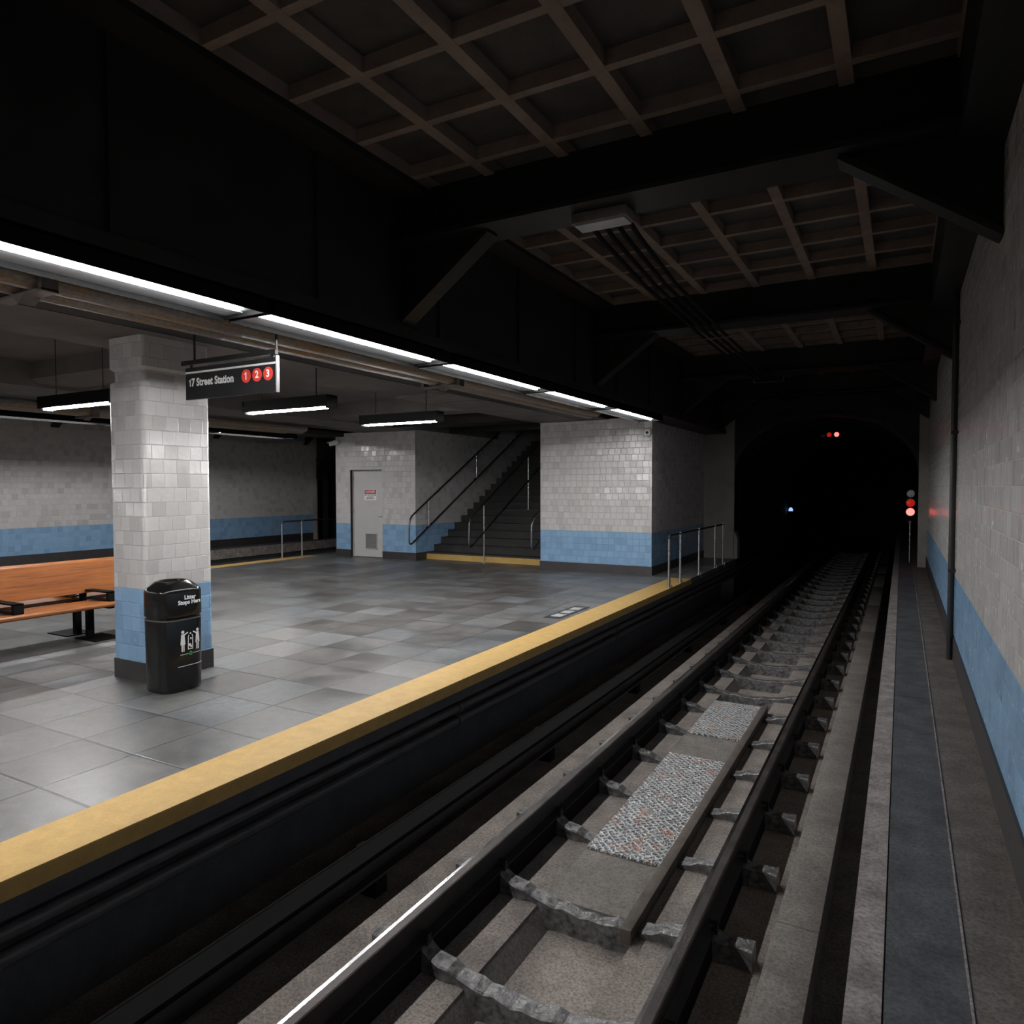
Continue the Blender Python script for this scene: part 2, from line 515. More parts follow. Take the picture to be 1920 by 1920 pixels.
M['timber'] = concrete('timber_curb', (0.105, 0.085, 0.072), 0.8, 0.3, 6, 0.5, 0.4)
M['tube'] = emis('lamp_diffuser', (1.0, 0.995, 0.985), TUBE)
M['tubeh'] = emis('hanging_lamp_diffuser', (1.0, 0.995, 0.985), HANG)
M['reflector'] = simple('zinc_reflector', (0.42, 0.45, 0.48), 0.4, 0.35, 0.12, 8)
M['blackbox'] = simple('lamp_housing_black', (0.003, 0.003, 0.003), 0.7, 0.0, 0.2, 10, spec=0.12)
M['camwhite'] = simple('camera_white_plastic', (0.55, 0.55, 0.54), 0.4, var=0.03)
M['glassblack'] = simple('black_glass', (0.01, 0.01, 0.01), 0.1, var=0.02)
M['redlit'] = emis('lit_red_lens', (1.0, 0.085, 0.068), 4.5)
M['reddim'] = simple('dim_red_lens', (0.35, 0.012, 0.008), 0.25, emit=(0.75, 0.02, 0.01), es=0.45)
M['lens'] = simple('clear_faceted_lens', (0.75, 0.75, 0.75), 0.2, 0.0, 0.6, 45, 1.0, 60)
M['greendim'] = simple('dark_green_lens', (0.004, 0.02, 0.010), 0.3)
M['bluelit'] = emis('blue_lamp_dome', (0.34, 0.50, 1.0), 1.3)
M['boardblack'] = simple('black_cover_board', (0.0055, 0.0055, 0.0055), 0.85, 0.0, 0.3, 10, spec=0.15)
M['cable'] = simple('black_cable_duct', (0.09, 0.09, 0.094), 0.4, 0.1, 0.2, 10)

def slabs(xa, xb):
    mb = MB()
    ys_ = [Y0, -1.8, 2.4, 6.75, 9.25, 10.85, 12.9, 15.2, 17.3, 20.0, 24.0, 28.0, 36.0]
    for a, b in zip(ys_, ys_[1:]):
        mb.box(xa, xb, a + 0.006, b - 0.006, -0.27, -0.002)
    return mb


# ================================================================== STRUCTURE
Y0, YE = -6.0, 17.75
YTE = 33.0          # the track dips out of sight here
# platform
struct('floor', MB().box(-13.225, -3.915, Y0, 13.47, -0.16, 0.0).box(-13.60, -3.54, 13.47, YE, -0.16, 0.0), M['paver'])
for nm, f in (('right', lambda x: x), ('left', MX)):
    struct('trim_1' if nm == 'right' else 'trim_2', MB().bbox(f(-3.915), f(-3.515), Y0, 13.47, -0.098, 0.003, 0.006), M['yellow'],
           'yellow tactile nosing along the %s platform edge' % nm)
    struct('wall_platform_' + nm, MB().box(f(-3.53), f(-3.90), Y0, YE, -0.19, -0.10).box(f(-3.90), f(-4.1), Y0, YE, -1.2, -0.10), M['edge'])
# right wall and the far wall beyond the other track
for nm, f in (('right', lambda x: x), ('left', MX)):
    struct('wall_' + nm, MB().box(f(0.49), f(0.8), Y0, YE, 0.0, 5.0), M['tile'])
    struct('baseboard_' + nm, MB().box(f(0.475), f(0.495), Y0, YE, 0.0, 0.235), M['base'])
    # raised walkway beside the track
    struct('floor_walkway_' + nm, MB().box(f(-0.147), f(-0.034), Y0, 36, -0.27, 0.0), M['cope'])
    struct('floor_walkway_middle_' + nm, slabs(f(-0.028), f(0.232)), M['slabdark'])
    struct('floor_walkway_inner_' + nm, MB().box(f(0.238), f(0.8), Y0, 36, -0.27, -0.001).box(f(0.232), f(0.238), Y0, 36, -0.27, 0.001), M['slabbrown'])
    struct('wall_walkway_' + nm, MB().box(f(0.0), f(0.8), Y0, 36, -1.2, -0.27).box(f(-0.034), f(-0.028), Y0, 36, -0.27, -0.012), M['edge'])
    # longitudinal ledge high on the wall
    struct('beam_ledge_' + nm, MB().box(f(0.26), f(0.8), Y0, YE, 3.74, 5.0), M['steel_dark'])
struct('trim_3', MB().box(0.231, 0.239, Y0, YE, -0.01, 0.0035), M['cope'], 'thin pale joint strip along the walkway')

# ---- tiled blocks either side of the stair
XB0, XB1 = -6.81, -4.34
YB = 13.56
struct('wall_block_right', MB().box(XB0, XB1, YB, YE, 0.0, 3.16), M['tile'])
struct('baseboard_block_right', MB().box(XB0 - 0.012, XB1 + 0.012, YB - 0.012, YE, 0.0, 0.18), M['base'])
XC0, XC1, YC = -12.83, -10.285, 13.75
XD0, XD1, ZD = -12.345, -11.305, 2.215
struct('wall_block_left', MB().box(XC0, XD0, YC, YE, 0, 3.16).box(XD1, XC1, YC, YE, 0, 3.16).box(XD0, XD1, YC, YE, ZD, 3.16).box(XD0, XD1, YC + 0.25, YE, 0, ZD), M['tile'])
struct('baseboard_block_left', MB().box(XC0 - 0.012, XD0, YC - 0.012, YC + 0.1, 0, 0.18).box(XD1, XC1 + 0.012, YC - 0.012, YE, 0, 0.18).box(XC0 - 0.012, XC0 + 0.1, YC, YE, 0, 0.18), M['base'])

# service door
dr = build('door_1', MB().box(XD0 + 0.045, XD1 - 0.03, YC + 0.085, YC + 0.13, 0.012, ZD - 0.035), M['door'])
dr['kind'] = 'structure'; dr['label'] = 'pale grey steel service door with a louvre and danger notice'
fr = MB().box(XD0, XD0 + 0.04, YC + 0.07, YC + 0.2, 0, ZD).box(XD1 - 0.028, XD1, YC + 0.02, YC + 0.2, 0, ZD).box(XD0, XD1, YC + 0.07, YC + 0.2, ZD - 0.032, ZD)
build('door_frame', fr, M['door'], dr)
vx0, vx1, vz0, vz1 = -11.935, -11.535, 0.2, 0.615
YD = YC + 0.085
vf = MB()
vf.box(vx0, vx1, YD - 0.012, YD, vz0, vz0 + 0.02).box(vx0, vx1, YD - 0.012, YD, vz1 - 0.02, vz1).box(vx0, vx0 + 0.02, YD - 0.012, YD, vz0, vz1).box(vx1 - 0.02, vx1, YD - 0.012, YD, vz0, vz1)
vent = build('louvre_frame', vf, M['door'], dr)
lv = MB()
for k in range(13):
    z = vz0 + 0.025 + k * 0.0285
    lv.add([(vx0 + .02, YD - .001, z), (vx1 - .02, YD - .001, z), (vx1 - .02, YD - .014, z + .021), (vx0 + .02, YD - .014, z + .021),
            (vx0 + .02, YD - .001, z + .003), (vx1 - .02, YD - .001, z + .003), (vx1 - .02, YD - .014, z + .024), (vx0 + .02, YD - .014, z + .024)],
           [(0, 1, 2, 3), (4, 7, 6, 5), (0, 4, 5, 1), (2, 6, 7, 3)])
build('louvre', lv, M['louvre'], vent)
build('reveal_shade', MB().box(XD0 + 0.0005, XD0 + 0.010, YC + 0.001, YC + 0.084, 0.0, ZD - 0.001).box(XD0 + 0.010, XD1 - 0.028, YC + 0.001, YC + 0.069, ZD - 0.011, ZD - 0.001), M['steel_dark'], dr, label='dark lining that paints in the shade of the door recess')  # recess shade put in as a dark lining on jamb and head
hd = MB().bbox(-11.385, -11.345, YD - 0.012, YD, 1.0, 1.13, 0.004)
build('lock_plate', hd, M['louvre'], dr)
hl = MB().tube([(-11.365, YD, 1.035), (-11.365, YD - 0.055, 1.035), (-11.45, YD - 0.06, 1.035)], 0.010, 8)
build('door_handle', hl, M['louvre'], dr, label='steel lever handle')
for z in (0.25, 1.1, 1.95):
    build('hinge', MB().box(XD0 + 0.036, XD0 + 0.05, YD - 0.006, YD + 0.01, z, z + 0.11), M['bracket'], dr)

# danger notice on the door
dn = thing('danger_sign', 'small white danger notice with red header fixed to the grey service door', 'sign', (-11.757, YD - 0.001, 1.45))
build('panel', MB().box(-11.955, -11.56, YD - 0.004, YD, 1.445, 1.72), M['white'], dn)
hb = MB().box(-11.94, -11.575, YD - 0.0055, YD - 0.004, 1.61, 1.71)
build('header', hb, M['signblack'], dn, label='black header panel')
ov = [(-11.757 + 0.165 * math.copysign(abs(math.cos(a)) ** .55, math.cos(a)), 1.66 + 0.043 * math.copysign(abs(math.sin(a)) ** .8, math.sin(a))) for a in [2 * PI * k / 32 for k in range(32)]]
build('oval', MB().prism(ov, 'y', YD - 0.007, YD - 0.0055), M['red'], dn, label='red oval')
TD = lambda y: (lambda z0: (lambda u, v, w: (-11.757 + u, y, z0 + v)))
build('lettering', MB().text('DANGER', 0.078, TD(YD - 0.0078)(1.66), 0.0, 0.001, sx=1.0), M['white'], dn, label='white word DANGER')
for tx, sz, zz in (('DO NOT ENTER', 0.050, 1.575), ('AUTHORIZED', 0.032, 1.525), ('PERSONNEL ONLY', 0.032, 1.487)):
    build('lettering', MB().text(tx, sz, TD(YD - 0.0048)(zz), 0.0, 0.0012), M['signblack'], dn, label='black words ' + tx)

# ---- stair
st = MB()
SX0, SX1 = XC1, XB0
sy0, tread, rise, NS = 14.20, 0.312, 0.1695, 19
prof = [(sy0, 0.0)]
for k in range(NS):
    prof += [(sy0 + tread * k, rise * (k + 1)), (sy0 + tread * (k + 1), rise * (k + 1))]
yt = sy0 + tread * NS
prof[-1] = (yt + 3.0, rise * NS)
prof += [(yt + 3.0, 0.0)]
n = len(prof)
# build as boxes for clean topology
st = MB()
for k in range(NS):
    st.box(SX0, SX1, sy0 + tread * k, yt, rise * k if k else 0.0, rise * (k + 1))
st.box(SX0, SX1, yt, yt + 2.5, 0.0, rise * NS)
stair = struct('stair_flight', st, M['stair'], 'dark concrete stair rising between the tiled blocks')
no = MB()
for k in range(1, NS):
    y = sy0 + tread * k
    no.box(SX0 + 0.02, SX1 - 0.02, y - 0.022, y + 0.045, rise * (k + 1) - 0.022, rise * (k + 1) + 0.003)
build('stair_nosing', no, M['nosing'], stair)
struct('trim_4', MB().box(SX0, SX1, sy0 - 0.02, sy0 + 0.002, 0.0, 0.135), M['yellow'], 'yellow tactile facing of the bottom stair riser')
# stairwell walls
struct('wall_stair_left', MB().box(XC0, SX0 - 0.0, YE, yt + 2.5, 0, 6.5), M['tile'])
struct('wall_stair_right', MB().box(SX1, XB1, YE, yt + 2.5, 0, 6.5), M['tile'])
struct('wall_stair_back', MB().box(XC0, XB1, yt + 2.5, yt + 2.7, 0, 6.5), M['pier'])
sc = MB()
sc.add([(SX0, 15.2, 3.16), (SX1, 15.2, 3.16), (SX1, yt, 5.7), (SX0, yt, 5.7), (SX0, 15.2, 3.4), (SX1, 15.2, 3.4), (SX1, yt, 5.95), (SX0, yt, 5.95)],
       [(0, 1, 2, 3), (4, 7, 6, 5), (0, 4, 5, 1), (2, 6, 7, 3)]).box(SX0, SX1, yt, yt + 2.5, 5.7, 5.95)
struct('ceiling_stair', sc, M['steel_dark'])

# ---- portal walls with arches into the tunnels
def arch_wall(mb, xl, xr, zs, zt, X0_, X1_, ztop, y0, y1, nseg=36):
    cx, a, b = (xl + xr) / 2, (xr - xl) / 2, zt - zs
    pts = [(cx - a * math.cos(PI * k / nseg), zs + b * math.sin(PI * k / nseg)) for k in range(nseg + 1)]
    for k in range(nseg):
        (xa, za), (xb, zb) = pts[k], pts[k + 1]
        v = [(xa, y0, za), (xb, y0, zb), (xb, y0, ztop), (xa, y0, ztop), (xa, y1, za), (xb, y1, zb), (xb, y1, ztop), (xa, y1, ztop)]
        mb.add(v, [(0, 1, 2, 3), (4, 7, 6, 5), (0, 4, 5, 1)])
    mb.box(X0_, xl, y0, y1, -1.2, ztop).box(xr, X1_, y0, y1, -1.2, ztop)
    return pts


for nm, f in (('right', lambda x: x), ('left', MX)):
    pw = MB()
    xs = sorted((f(-3.60), f(0.315)))
    ex = sorted((f(-4.34), f(0.8)))
    aw = MB()
    pts = arch_wall(aw, xs[0], xs[1], 2.05, 3.42, ex[0], ex[1], 5.0, YE + 0.06, YE + 0.56)
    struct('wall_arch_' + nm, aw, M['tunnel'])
    pw.box(ex[0], xs[0], YE, YE + 0.3, -1.2, 4.3).box(xs[1], ex[1], YE, YE + 0.3, -1.2, 4.3)
    # battered foot at the platform side
    pr = [(f(-3.61), 0.70), (f(-3.60), 0.68), (f(-3.515), 0.50), (f(-3.515), 0.0), (f(-3.61), 0.0)]
    pw.prism(pr, 'y', YE, YE + 0.3)
    struct('wall_portal_' + nm, pw, M['pier'])
    # moulded ring round the arch
    ring = MB()
    cx, a, b = sum(xs) / 2, (xs[1] - xs[0]) / 2, 1.37
    for (k0, k1, dy) in ((0.0, 0.10, 0.05), (0.16, 0.22, 0.035)):
        rr = []
        for k in range(37):
            t = PI * k / 36
            c_, s_ = math.cos(t), math.sin(t)
            rr.append([(cx - (a + k0) * c_, YE + 0.06 - dy, 2.05 + (b + k0) * s_), (cx - (a + k1) * c_, YE + 0.06 - dy, 2.05 + (b + k1) * s_),
                       (cx - (a + k1) * c_, YE + 0.07, 2.05 + (b + k1) * s_), (cx - (a + k0) * c_, YE + 0.07, 2.05 + (b + k0) * s_)])
        ring.loft(rr, smooth=False)
    struct('trim_5' if nm == 'right' else 'trim_6', ring, M['tunnel'], 'moulded ring around the %s tunnel mouth' % nm)
    # tunnel lining
    tl = MB()
    xa, xb = xs[0] - 0.12, xs[1] + 0.45 if nm == 'right' else xs[1] + 0.12
    if nm == 'left': xa = xs[0] - 0.45
    outer = []
    for y in (YE + 0.5, 44.0):
        r_ = [(xa, y, -1.2)] + [((xa + xb) / 2 - (xb - xa) / 2 * math.cos(PI * k / 24), y, 2.1 + 1.5 * math.sin(PI * k / 24)) for k in range(25)] + [(xb, y, -1.2)]
        outer.append(r_)
    n_ = len(outer[0])
    tl.add(outer[0] + outer[1], [(k, k + 1, n_ + k + 1, n_ + k) for k in range(n_ - 1)])
    tl.add(outer[1], [list(range(n_))])
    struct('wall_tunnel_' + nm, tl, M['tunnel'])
    rb = MB()
    for y in (19.6, 21.2, 22.8, 24.4, 26.0, 27.6, 29.2):
        rr = []
        cxx, aa = (xa + xb) / 2, (xb - xa) / 2
        for k in range(25):
            t = PI * k / 24
            c_, s_ = math.cos(t), math.sin(t)
            rr.append([(cxx - (aa - .13) * c_, y, 2.1 + 1.37 * s_), (cxx - (aa + .02) * c_, y, 2.1 + 1.52 * s_), (cxx - (aa + .02) * c_, y + .25, 2.1 + 1.52 * s_), (cxx - (aa - .13) * c_, y + .25, 2.1 + 1.37 * s_)])
        rb.loft(rr, smooth=False)
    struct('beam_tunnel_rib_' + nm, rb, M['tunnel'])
struct('floor_tunnel_end', MB().box(-3.7, 0.4, YTE, 44, -3.0, -2.9), M['tunnel'])

# back of the station behind the viewer
struct('wall_back', MB().box(-18, 1, Y0 - 0.3, Y0, -1.2, 5.2), M['pier'])

# ---- track bed
bed = MB()
bed.box(-4.0, 0.05, Y0, YTE, -1.5, -1.40)
bed.box(-2.40, -1.06, Y0, YTE, -1.41, -1.16).box(-3.95, -2.53, Y0, YTE, -1.41, -1.16).box(-0.83, 0.0, Y0, YTE, -1.41, -1.16)
bed.box(-3.95, -2.53, Y0, YTE, -1.17, -1.02)
bed.box(-2.40, -2.09, Y0, YTE, -1.17, -1.02)
bed.box(-1.405, -1.06, Y0, YTE, -1.17, -1.02)
bed.box(-0.95, -0.60, Y0, YTE, -1.17, -1.02)
struct('floor_track_bed', bed, M['conc'], 'rough concrete track bed with a central drain trench')
kb = MB()
for k in range(-4, 8):
    kb.bbox(-0.625, -0.385, 7.66 + 3.25 * k + .003, 7.66 + 3.25 * (k + 1) - .003, -1.12, -0.85, 0.006)
struct('trim_7', kb, M['conc2'], 'low concrete kerb between the track and the drain')
struct('floor_track_bed_left', MB().box(MX(-3.95), MX(0.05), Y0, YTE, -1.3, -0.95), M['conc'])
# sloped trench sides
ts = MB()
ts.prism([(-2.092, -1.022), (-2.00, -1.165), (-2.092, -1.165)], 'y', Y0, YTE)
ts.prism([(-1.403, -1.022), (-1.475, -1.165), (-1.403, -1.165)], 'y', Y0, YTE)
struct('trim_8', ts, M['conc2'], 'sloping sides of the drain trench')

# ---- tiled column
ch = MB()
def rrect(x0, x1, y0, y1, r, z, n=5):
    o = []
    for cx_, cy_, a0 in ((x1 - r, y1 - r, 0), (x0 + r, y1 - r, 90), (x0 + r, y0 + r, 180), (x1 - r, y0 + r, 270)):
        for k in range(n + 1):
            a = R(a0 + 90 * k / n)
            o.append((cx_ + r * math.cos(a), cy_ + r * math.sin(a), z))
    return o
CX0, CX1, CY0, CY1 = -6.45, -5.94, 3.92, 4.625
ch.loft([rrect(CX0, CX1, CY0, CY1, 0.05, 0.18), rrect(CX0, CX1, CY0, CY1, 0.05, 2.72), rrect(CX0 + .008, CX1 - .008, CY0 + .008, CY1 - .008, 0.05, 2.735)])
colm = struct('column', ch, M['tile'], 'white and blue glazed tile column beside the litter bin')
cap = MB()
i = 0.03
cap.loft([rrect(CX0 + i, CX1 - i, CY0 + i, CY1 - i, 0.05, 2.73), rrect(CX0 + i, CX1 - i, CY0 + i, CY1 - i, 0.05, 2.84)])
cap.loft([rrect(CX0 + i, CX1 - i, CY0 + i, CY1 - i, 0.05, 2.838), rrect(CX0, CX1, CY0, CY1, 0.05, 2.865), rrect(CX0, CX1, CY0, CY1, 0.05, 3.145)])
build('capital', cap, M['tile'], colm)
cb = MB().loft([rrect(CX0, CX1, CY0, CY1, 0.012, 0.0), rrect(CX0, CX1, CY0, CY1, 0.012, 0.182)], smooth=False)
build('plinth', cb, M['base'], colm)

# ---- ceilings
pc = MB().box(MX(-5.0), -5.0, Y0, YE, 3.46, 3.7)
struct('ceiling', pc, M['ceil'], 'concrete ceiling slab over the platform')
for nm, f in (('right', lambda x: x), ('left', MX)):
    cuts = [(Y0, 2.75 - 0.0), (2.75, 8.40), (8.66, 9.45), (9.72, YE)] if nm == 'right' else [(Y0, YE)]
    sf = MB()
    for a, b in cuts:
        sf.box(f(-5.79), f(-6.85), a, b, 3.14, 3.50)
    struct('beam_soffit_' + nm, sf, M['ceil'])
    struct('beam_edge_' + nm, MB().box(f(-5.25), f(-5.79), Y0, YE, 3.145, 3.46), M['girder'])
    # plate girder that carries the platform edge
    g = MB()
    g.box(f(-3.80), f(-4.60), Y0, YE, 3.07, 3.165)
    g.box(f(-3.84), f(-4.20), Y0, YE, 3.165, 4.25)
    g.box(f(-3.55), f(-5.2), Y0, YE, 4.25, 4.32)
    for k in range(15):
        y = Y0 + 0.5 + 1.57 * k
        g.box(f(-3.81), f(-3.86), y, y + 0.03, 3.165, 4.25)
    struct('beam_girder_' + nm, g, M['girder'], 'deep black steel girder above the %s platform edge' % nm)
    struct('ceiling_gap_' + nm, MB().box(f(-4.20), f(-5.25), Y0, YE, 3.42, 3.46), M['girder'])
# cross beams of the platform ceiling
for yb in (-0.46, 5.20, 10.86):
    tb = MB()
    tb.prism([(yb, 3.47), (yb, 3.24), (yb + 0.10, 3.19), (yb + 0.62, 3.19), (yb + 0.66, 3.24), (yb + 0.66, 3.47)], 'x', -10.32, -6.84)
    struct('beam_cross', tb, M['ceil'])
struct('beam_cross_dark', MB().box(-10.32, -6.84, 12.9, 13.56, 3.15, 3.47), M['girder'])

# ---- coffered ceiling over the track and its cross girders
def coffer(nm, f):
    rib = MB(); pan = MB()
    xs = [-3.57, -2.965, -2.31, -1.65, -1.0, -0.345, 0.27]
    for i_, x in enumerate(xs):
        w = 0.045 if 0 < i_ < 6 else 0.022
        rib.box(f(x - w), f(x + w), Y0, YE, 4.30, 4.42)
    y = 9.33 - 0.655 * 24
    while y < YE:
        if y > Y0:
            rib.box(f(-3.57), f(0.27), y - 0.032, y + 0.032, 4.303, 4.42)
        y += 0.655
    pan.box(f(-3.8), f(0.5), Y0, YE, 4.40, 4.6)
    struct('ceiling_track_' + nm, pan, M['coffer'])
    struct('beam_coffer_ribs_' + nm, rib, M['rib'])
    gb = MB()
    for yc in (0.55, 5.02, 9.42, 13.9, 17.45):
        gb.box(f(-3.84), f(0.5), yc - 0.03, yc + 0.03, 3.9, 4.32)
        gb.box(f(-3.84), f(0.5), yc - 0.20, yc + 0.20, 3.85, 3.89)
        for s_, xe in ((1, -3.84), (-1, 0.5)):
            # sloping haunches where the beam meets its supports
            a, b = (xe, 3.24), (xe + s_ * 0.86, 3.86)
            gb.prism([(f(a[0]), a[1]), (f(b[0]), b[1]), (f(b[0] + s_ * 0.03), b[1] - 0.03), (f(a[0] + s_ * 0.02), a[1] - 0.03)], 'y', yc - 0.09, yc + 0.09)
            gb.prism([(f(a[0]), a[1]), (f(b[0]), b[1]), (f(a[0]), 3.9)], 'y', yc - 0.015, yc + 0.015)
    struct('beam_track_' + nm, gb, M['steel_dark'], 'black cross girders under the coffered track ceiling')


coffer('right', lambda x: x)
coffer('left', MX)

# ================================================================== LIGHTS
def edge_light(label, f, y0, group):
    t = thing('strip_light', label, 'ceiling light', (f(-4.08), y0 + 1.1, 2.96), group)
    h = MB()
    h.box(f(-3.800), f(-3.812), y0, y0 + 2.20, 2.956, 3.06)
    h.box(f(-3.800), f(-4.245), y0, y0 + 2.20, 3.048, 3.06)
    h.box(f(-3.800), f(-4.245), y0, y0 + 0.012, 2.965, 3.06)
    h.box(f(-3.800), f(-4.245), y0 + 2.188, y0 + 2.20, 2.965, 3.06)
    h.box(f(-4.236), f(-4.248), y0, y0 + 2.20, 2.955, 3.06)
    build('housing', h, M['blackbox'], t)
    r_ = MB()
    r_.box(f(-4.045), f(-4.236), y0 + .012, y0 + 2.188, 2.990, 2.996)
    r_.box(f(-3.95), f(-4.06), y0 + 0.012, y0 + 0.09, 3.0, 3.01).box(f(-3.95), f(-4.06), y0 + 2.12, y0 + 2.188, 3.0, 3.01)
    build('reflector', r_, M['reflector'], t)
    build('diffuser', MB().tube([(f(-4.005), y0 + 0.09, 2.998), (f(-4.005), y0 + 2.12, 2.998)], 0.018, 16), M['tube'], t)
    return t


ylist = [-5.54, -3.28, -1.01, 1.24, 3.48, 5.745, 8.01, 10.30]
pos = ['nearest, leaving the frame at the left edge', 'second from the left, above the station sign', 'third from the left, above the hanging lamps',
       'fourth from the left, before the stair', 'last and smallest, touching the tiled block']
for i_, y in enumerate(ylist):
    k = i_ - 3
    lab = 'strip light over the near platform edge, ' + (pos[k] if k >= 0 else 'behind the viewer')
    edge_light(lab, lambda x: x, y, 'strip lights over the near platform edge')
    edge_light('strip light over the far platform edge beside the other track', MX, y, 'strip lights over the far platform edge')


def hang_light(xc, y, label):
    t = thing('hanging_light', label, 'ceiling light', (xc, y, 2.65), 'hanging lights over the middle of the platform')
    L2 = 0.68
    h = MB().box(xc - L2, xc + L2, y - 0.075, y + 0.075, 2.71, 2.82)
    h.box(xc - L2, xc + L2, y - 0.085, y - 0.07, 2.685, 2.75).box(xc - L2, xc + L2, y + 0.07, y + 0.085, 2.685, 2.75)
    h.box(xc - L2 - 0.01, xc - L2, y - 0.085, y + 0.085, 2.685, 2.82).box(xc + L2, xc + L2 + 0.01, y - 0.085, y + 0.085, 2.685, 2.82)
    build('housing', h, M['blackbox'], t)
    build('diffuser', MB().bbox(xc - L2 + 0.06, xc + L2 - 0.06, y - 0.024, y + 0.024, 2.668, 2.705, 0.010), M['tubeh'], t)
    build('end_cap', MB().bbox(xc - L2 + 0.0, xc - L2 + 0.06, y - 0.06, y + 0.06, 2.66, 2.71, 0.012), M['reflector'], t)
    build('end_plate', MB().box(xc + L2 - 0.04, xc + L2, y - 0.06, y + 0.06, 2.67, 2.71), M['blackbox'], t)
    for dx in (-0.45, 0.45):
        build('hanger_wire', MB().tube([(xc + dx, y, 2.82), (xc + dx, y, 3.46 if xc < -6.9 else 3.14)], 0.006, 6), M['steel_dark'], t)
    return t


hang_light(-6.36, -0.35, 'hanging lamp behind the viewer over the platform')
hang_light(-8.02, 4.55, 'hanging lamp to the left of the tiled column, partly hidden by it')
hang_light(-6.36, 6.03, 'hanging lamp just right of the column below the station sign')
hang_light(-6.26, 8.03, 'hanging lamp furthest from the viewer, above the service door')

# ================================================================== PIPES AND CABLES
def pipe_run(f, side):
    for i_, (x, ln) in enumerate(((-4.75, 11.75), (-4.985, 12.0))):
        ytop = ln
        mb = MB().tube([(f(x), Y0, 3.10), (f(x), ytop - 0.12, 3.10), (f(x), ytop - 0.02, 3.14), (f(x), ytop, 3.24), (f(x), ytop, 3.39)], 0.098, 20)
        nm = 'outer' if i_ == 0 else 'inner'
        o = build('service_pipe', mb, M['pipe'], org=(f(x), 3.0, 3.0))
        tag(o, 'fat rust streaked pipe under the %s ceiling edge, the one %s the strip lights' % (side, 'nearer' if i_ == 0 else 'farther from'), 'pipe', 'rusty service pipes along the %s platform edge' % side)
    for y, w in ((-2.1, 'behind the viewer'), (2.45, 'at the left of the picture'), (7.08, 'right of the station sign')):
        t = thing('pipe_bracket', 'folded steel bracket carrying the %s rusty pipes, %s' % (side, w), 'bracket', (f(-4.86), y, 3.0), 'pipe brackets on the %s side' % side)
        b = MB().box(f(-4.64), f(-4.60), y - 0.05, y + 0.05, 2.985, 3.07).box(f(-4.60), f(-5.16), y - 0.05, y + 0.05, 2.975, 2.992)
        b.box(f(-5.12), f(-5.16), y - 0.05, y + 0.05, 2.985, 3.15)
        build('strap', b, M['bracket'], t)
        build('rib', MB().prism([(f(-4.80), 2.975), (f(-4.94), 2.975), (f(-4.87), 2.93)], 'y', y - 0.05, y + 0.05), M['bracket'], t)


pipe_run(lambda x: x, 'near')
pipe_run(MX, 'far')

# conduits under the track ceiling
cz = 3.80
for k in range(4):
    x = -2.36 + k * 0.10
    pts = [(x + 0.20, 5.12, 3.83), (x + 0.17, 5.5, cz)] + [(x + 0.05, 7.0, cz), (x, 9.0, cz - 0.01), (x - 0.02, 9.4, cz - 0.01), (x - 0.06, 10.3, cz + 0.02), (x - 0.10, 13.9, cz), (x - 0.1, 17.7, cz)]
    o = build('conduit', MB().tube(pts, 0.020, 8), M['boardblack'], org=(x, 9.4, cz))
    tag(o, 'black conduit running under the coffered track ceiling, %s of the bundle of four' % ('leftmost', 'second from left', 'third from left', 'rightmost')[k], 'conduit', 'conduits under the track ceiling')
jb = thing('junction_box', 'grey junction box where the four conduits start under the track ceiling', 'junction box', (-2.02, 5.08, 3.76))
build('box', MB().bbox(-2.24, -1.80, 4.98, 5.18, 3.77, 3.85, 0.01), M['bracket'], jb)
build('lid', MB().bbox(-2.22, -1.82, 5.0, 5.16, 3.755, 3.772, 0.005), M['reflector'], jb)
for y, w in ((9.42, 'nearer'), (13.9, 'farther')):
    t = thing('conduit_clamp', 'thin clamp holding the conduit bundle under the %s cross girder' % w, 'clamp', (-2.25, y, 3.77), 'conduit clamps')
    build('strap', MB().box(-2.52, -1.98, y + 0.22, y + 0.25, 3.755, 3.765).box(-1.99, -1.975, y + 0.22, y + 0.25, 3.755, 3.9).box(-2.53, -2.515, y + 0.22, y + 0.25, 3.755, 3.9), M['bracket'], t)

# down pipe on the right wall
dp = thing('down_pipe', 'thin black down pipe standing against the right tiled wall', 'pipe', (0.455, 8.42, 0.0))
build('pipe', MB().tube([(0.452, 8.42, 0.0), (0.452, 8.42, 3.74)], 0.030, 14), M['steel_dark'], dp)
for z in (0.9, 2.3, 3.4):
    build('clip', MB().box(0.425, 0.49, 8.385, 8.455, z, z + 0.03), M['steel_dark'], dp)

# cable ducts on the platform face
for k, z in enumerate((-0.285, -0.405)):
    o = build('cable_duct', MB().tube([(-3.60, Y0, z), (-3.60, YE + 8, z)], 0.040, 12), M['cable'], org=(-3.6, 6, z))
    tag(o, 'black cable duct along the platform face below the yellow edge, %s one' % ('upper', 'lower')[k], 'cable duct', 'cable ducts under the platform edge')
for y, w in ((-0.4, 'behind the viewer'), (5.45, 'nearest'), (9.55, 'middle'), (13.9, 'farther'), (17.3, 'farthest')):
    t = thing('duct_clamp', 'clamp gripping both cable ducts under the platform edge, %s one' % w, 'clamp', (-3.6, y, -0.35), 'duct clamps')
    for z in (-0.285, -0.405):
        build('collar', MB().tube([(-3.60, y - 0.03, z), (-3.60, y + 0.03, z)], 0.05, 12), M['cable'], t)
    build('arm', MB().box(-3.90, -3.62, y - 0.015, y + 0.015, -0.46, -0.24), M['cable'], t)

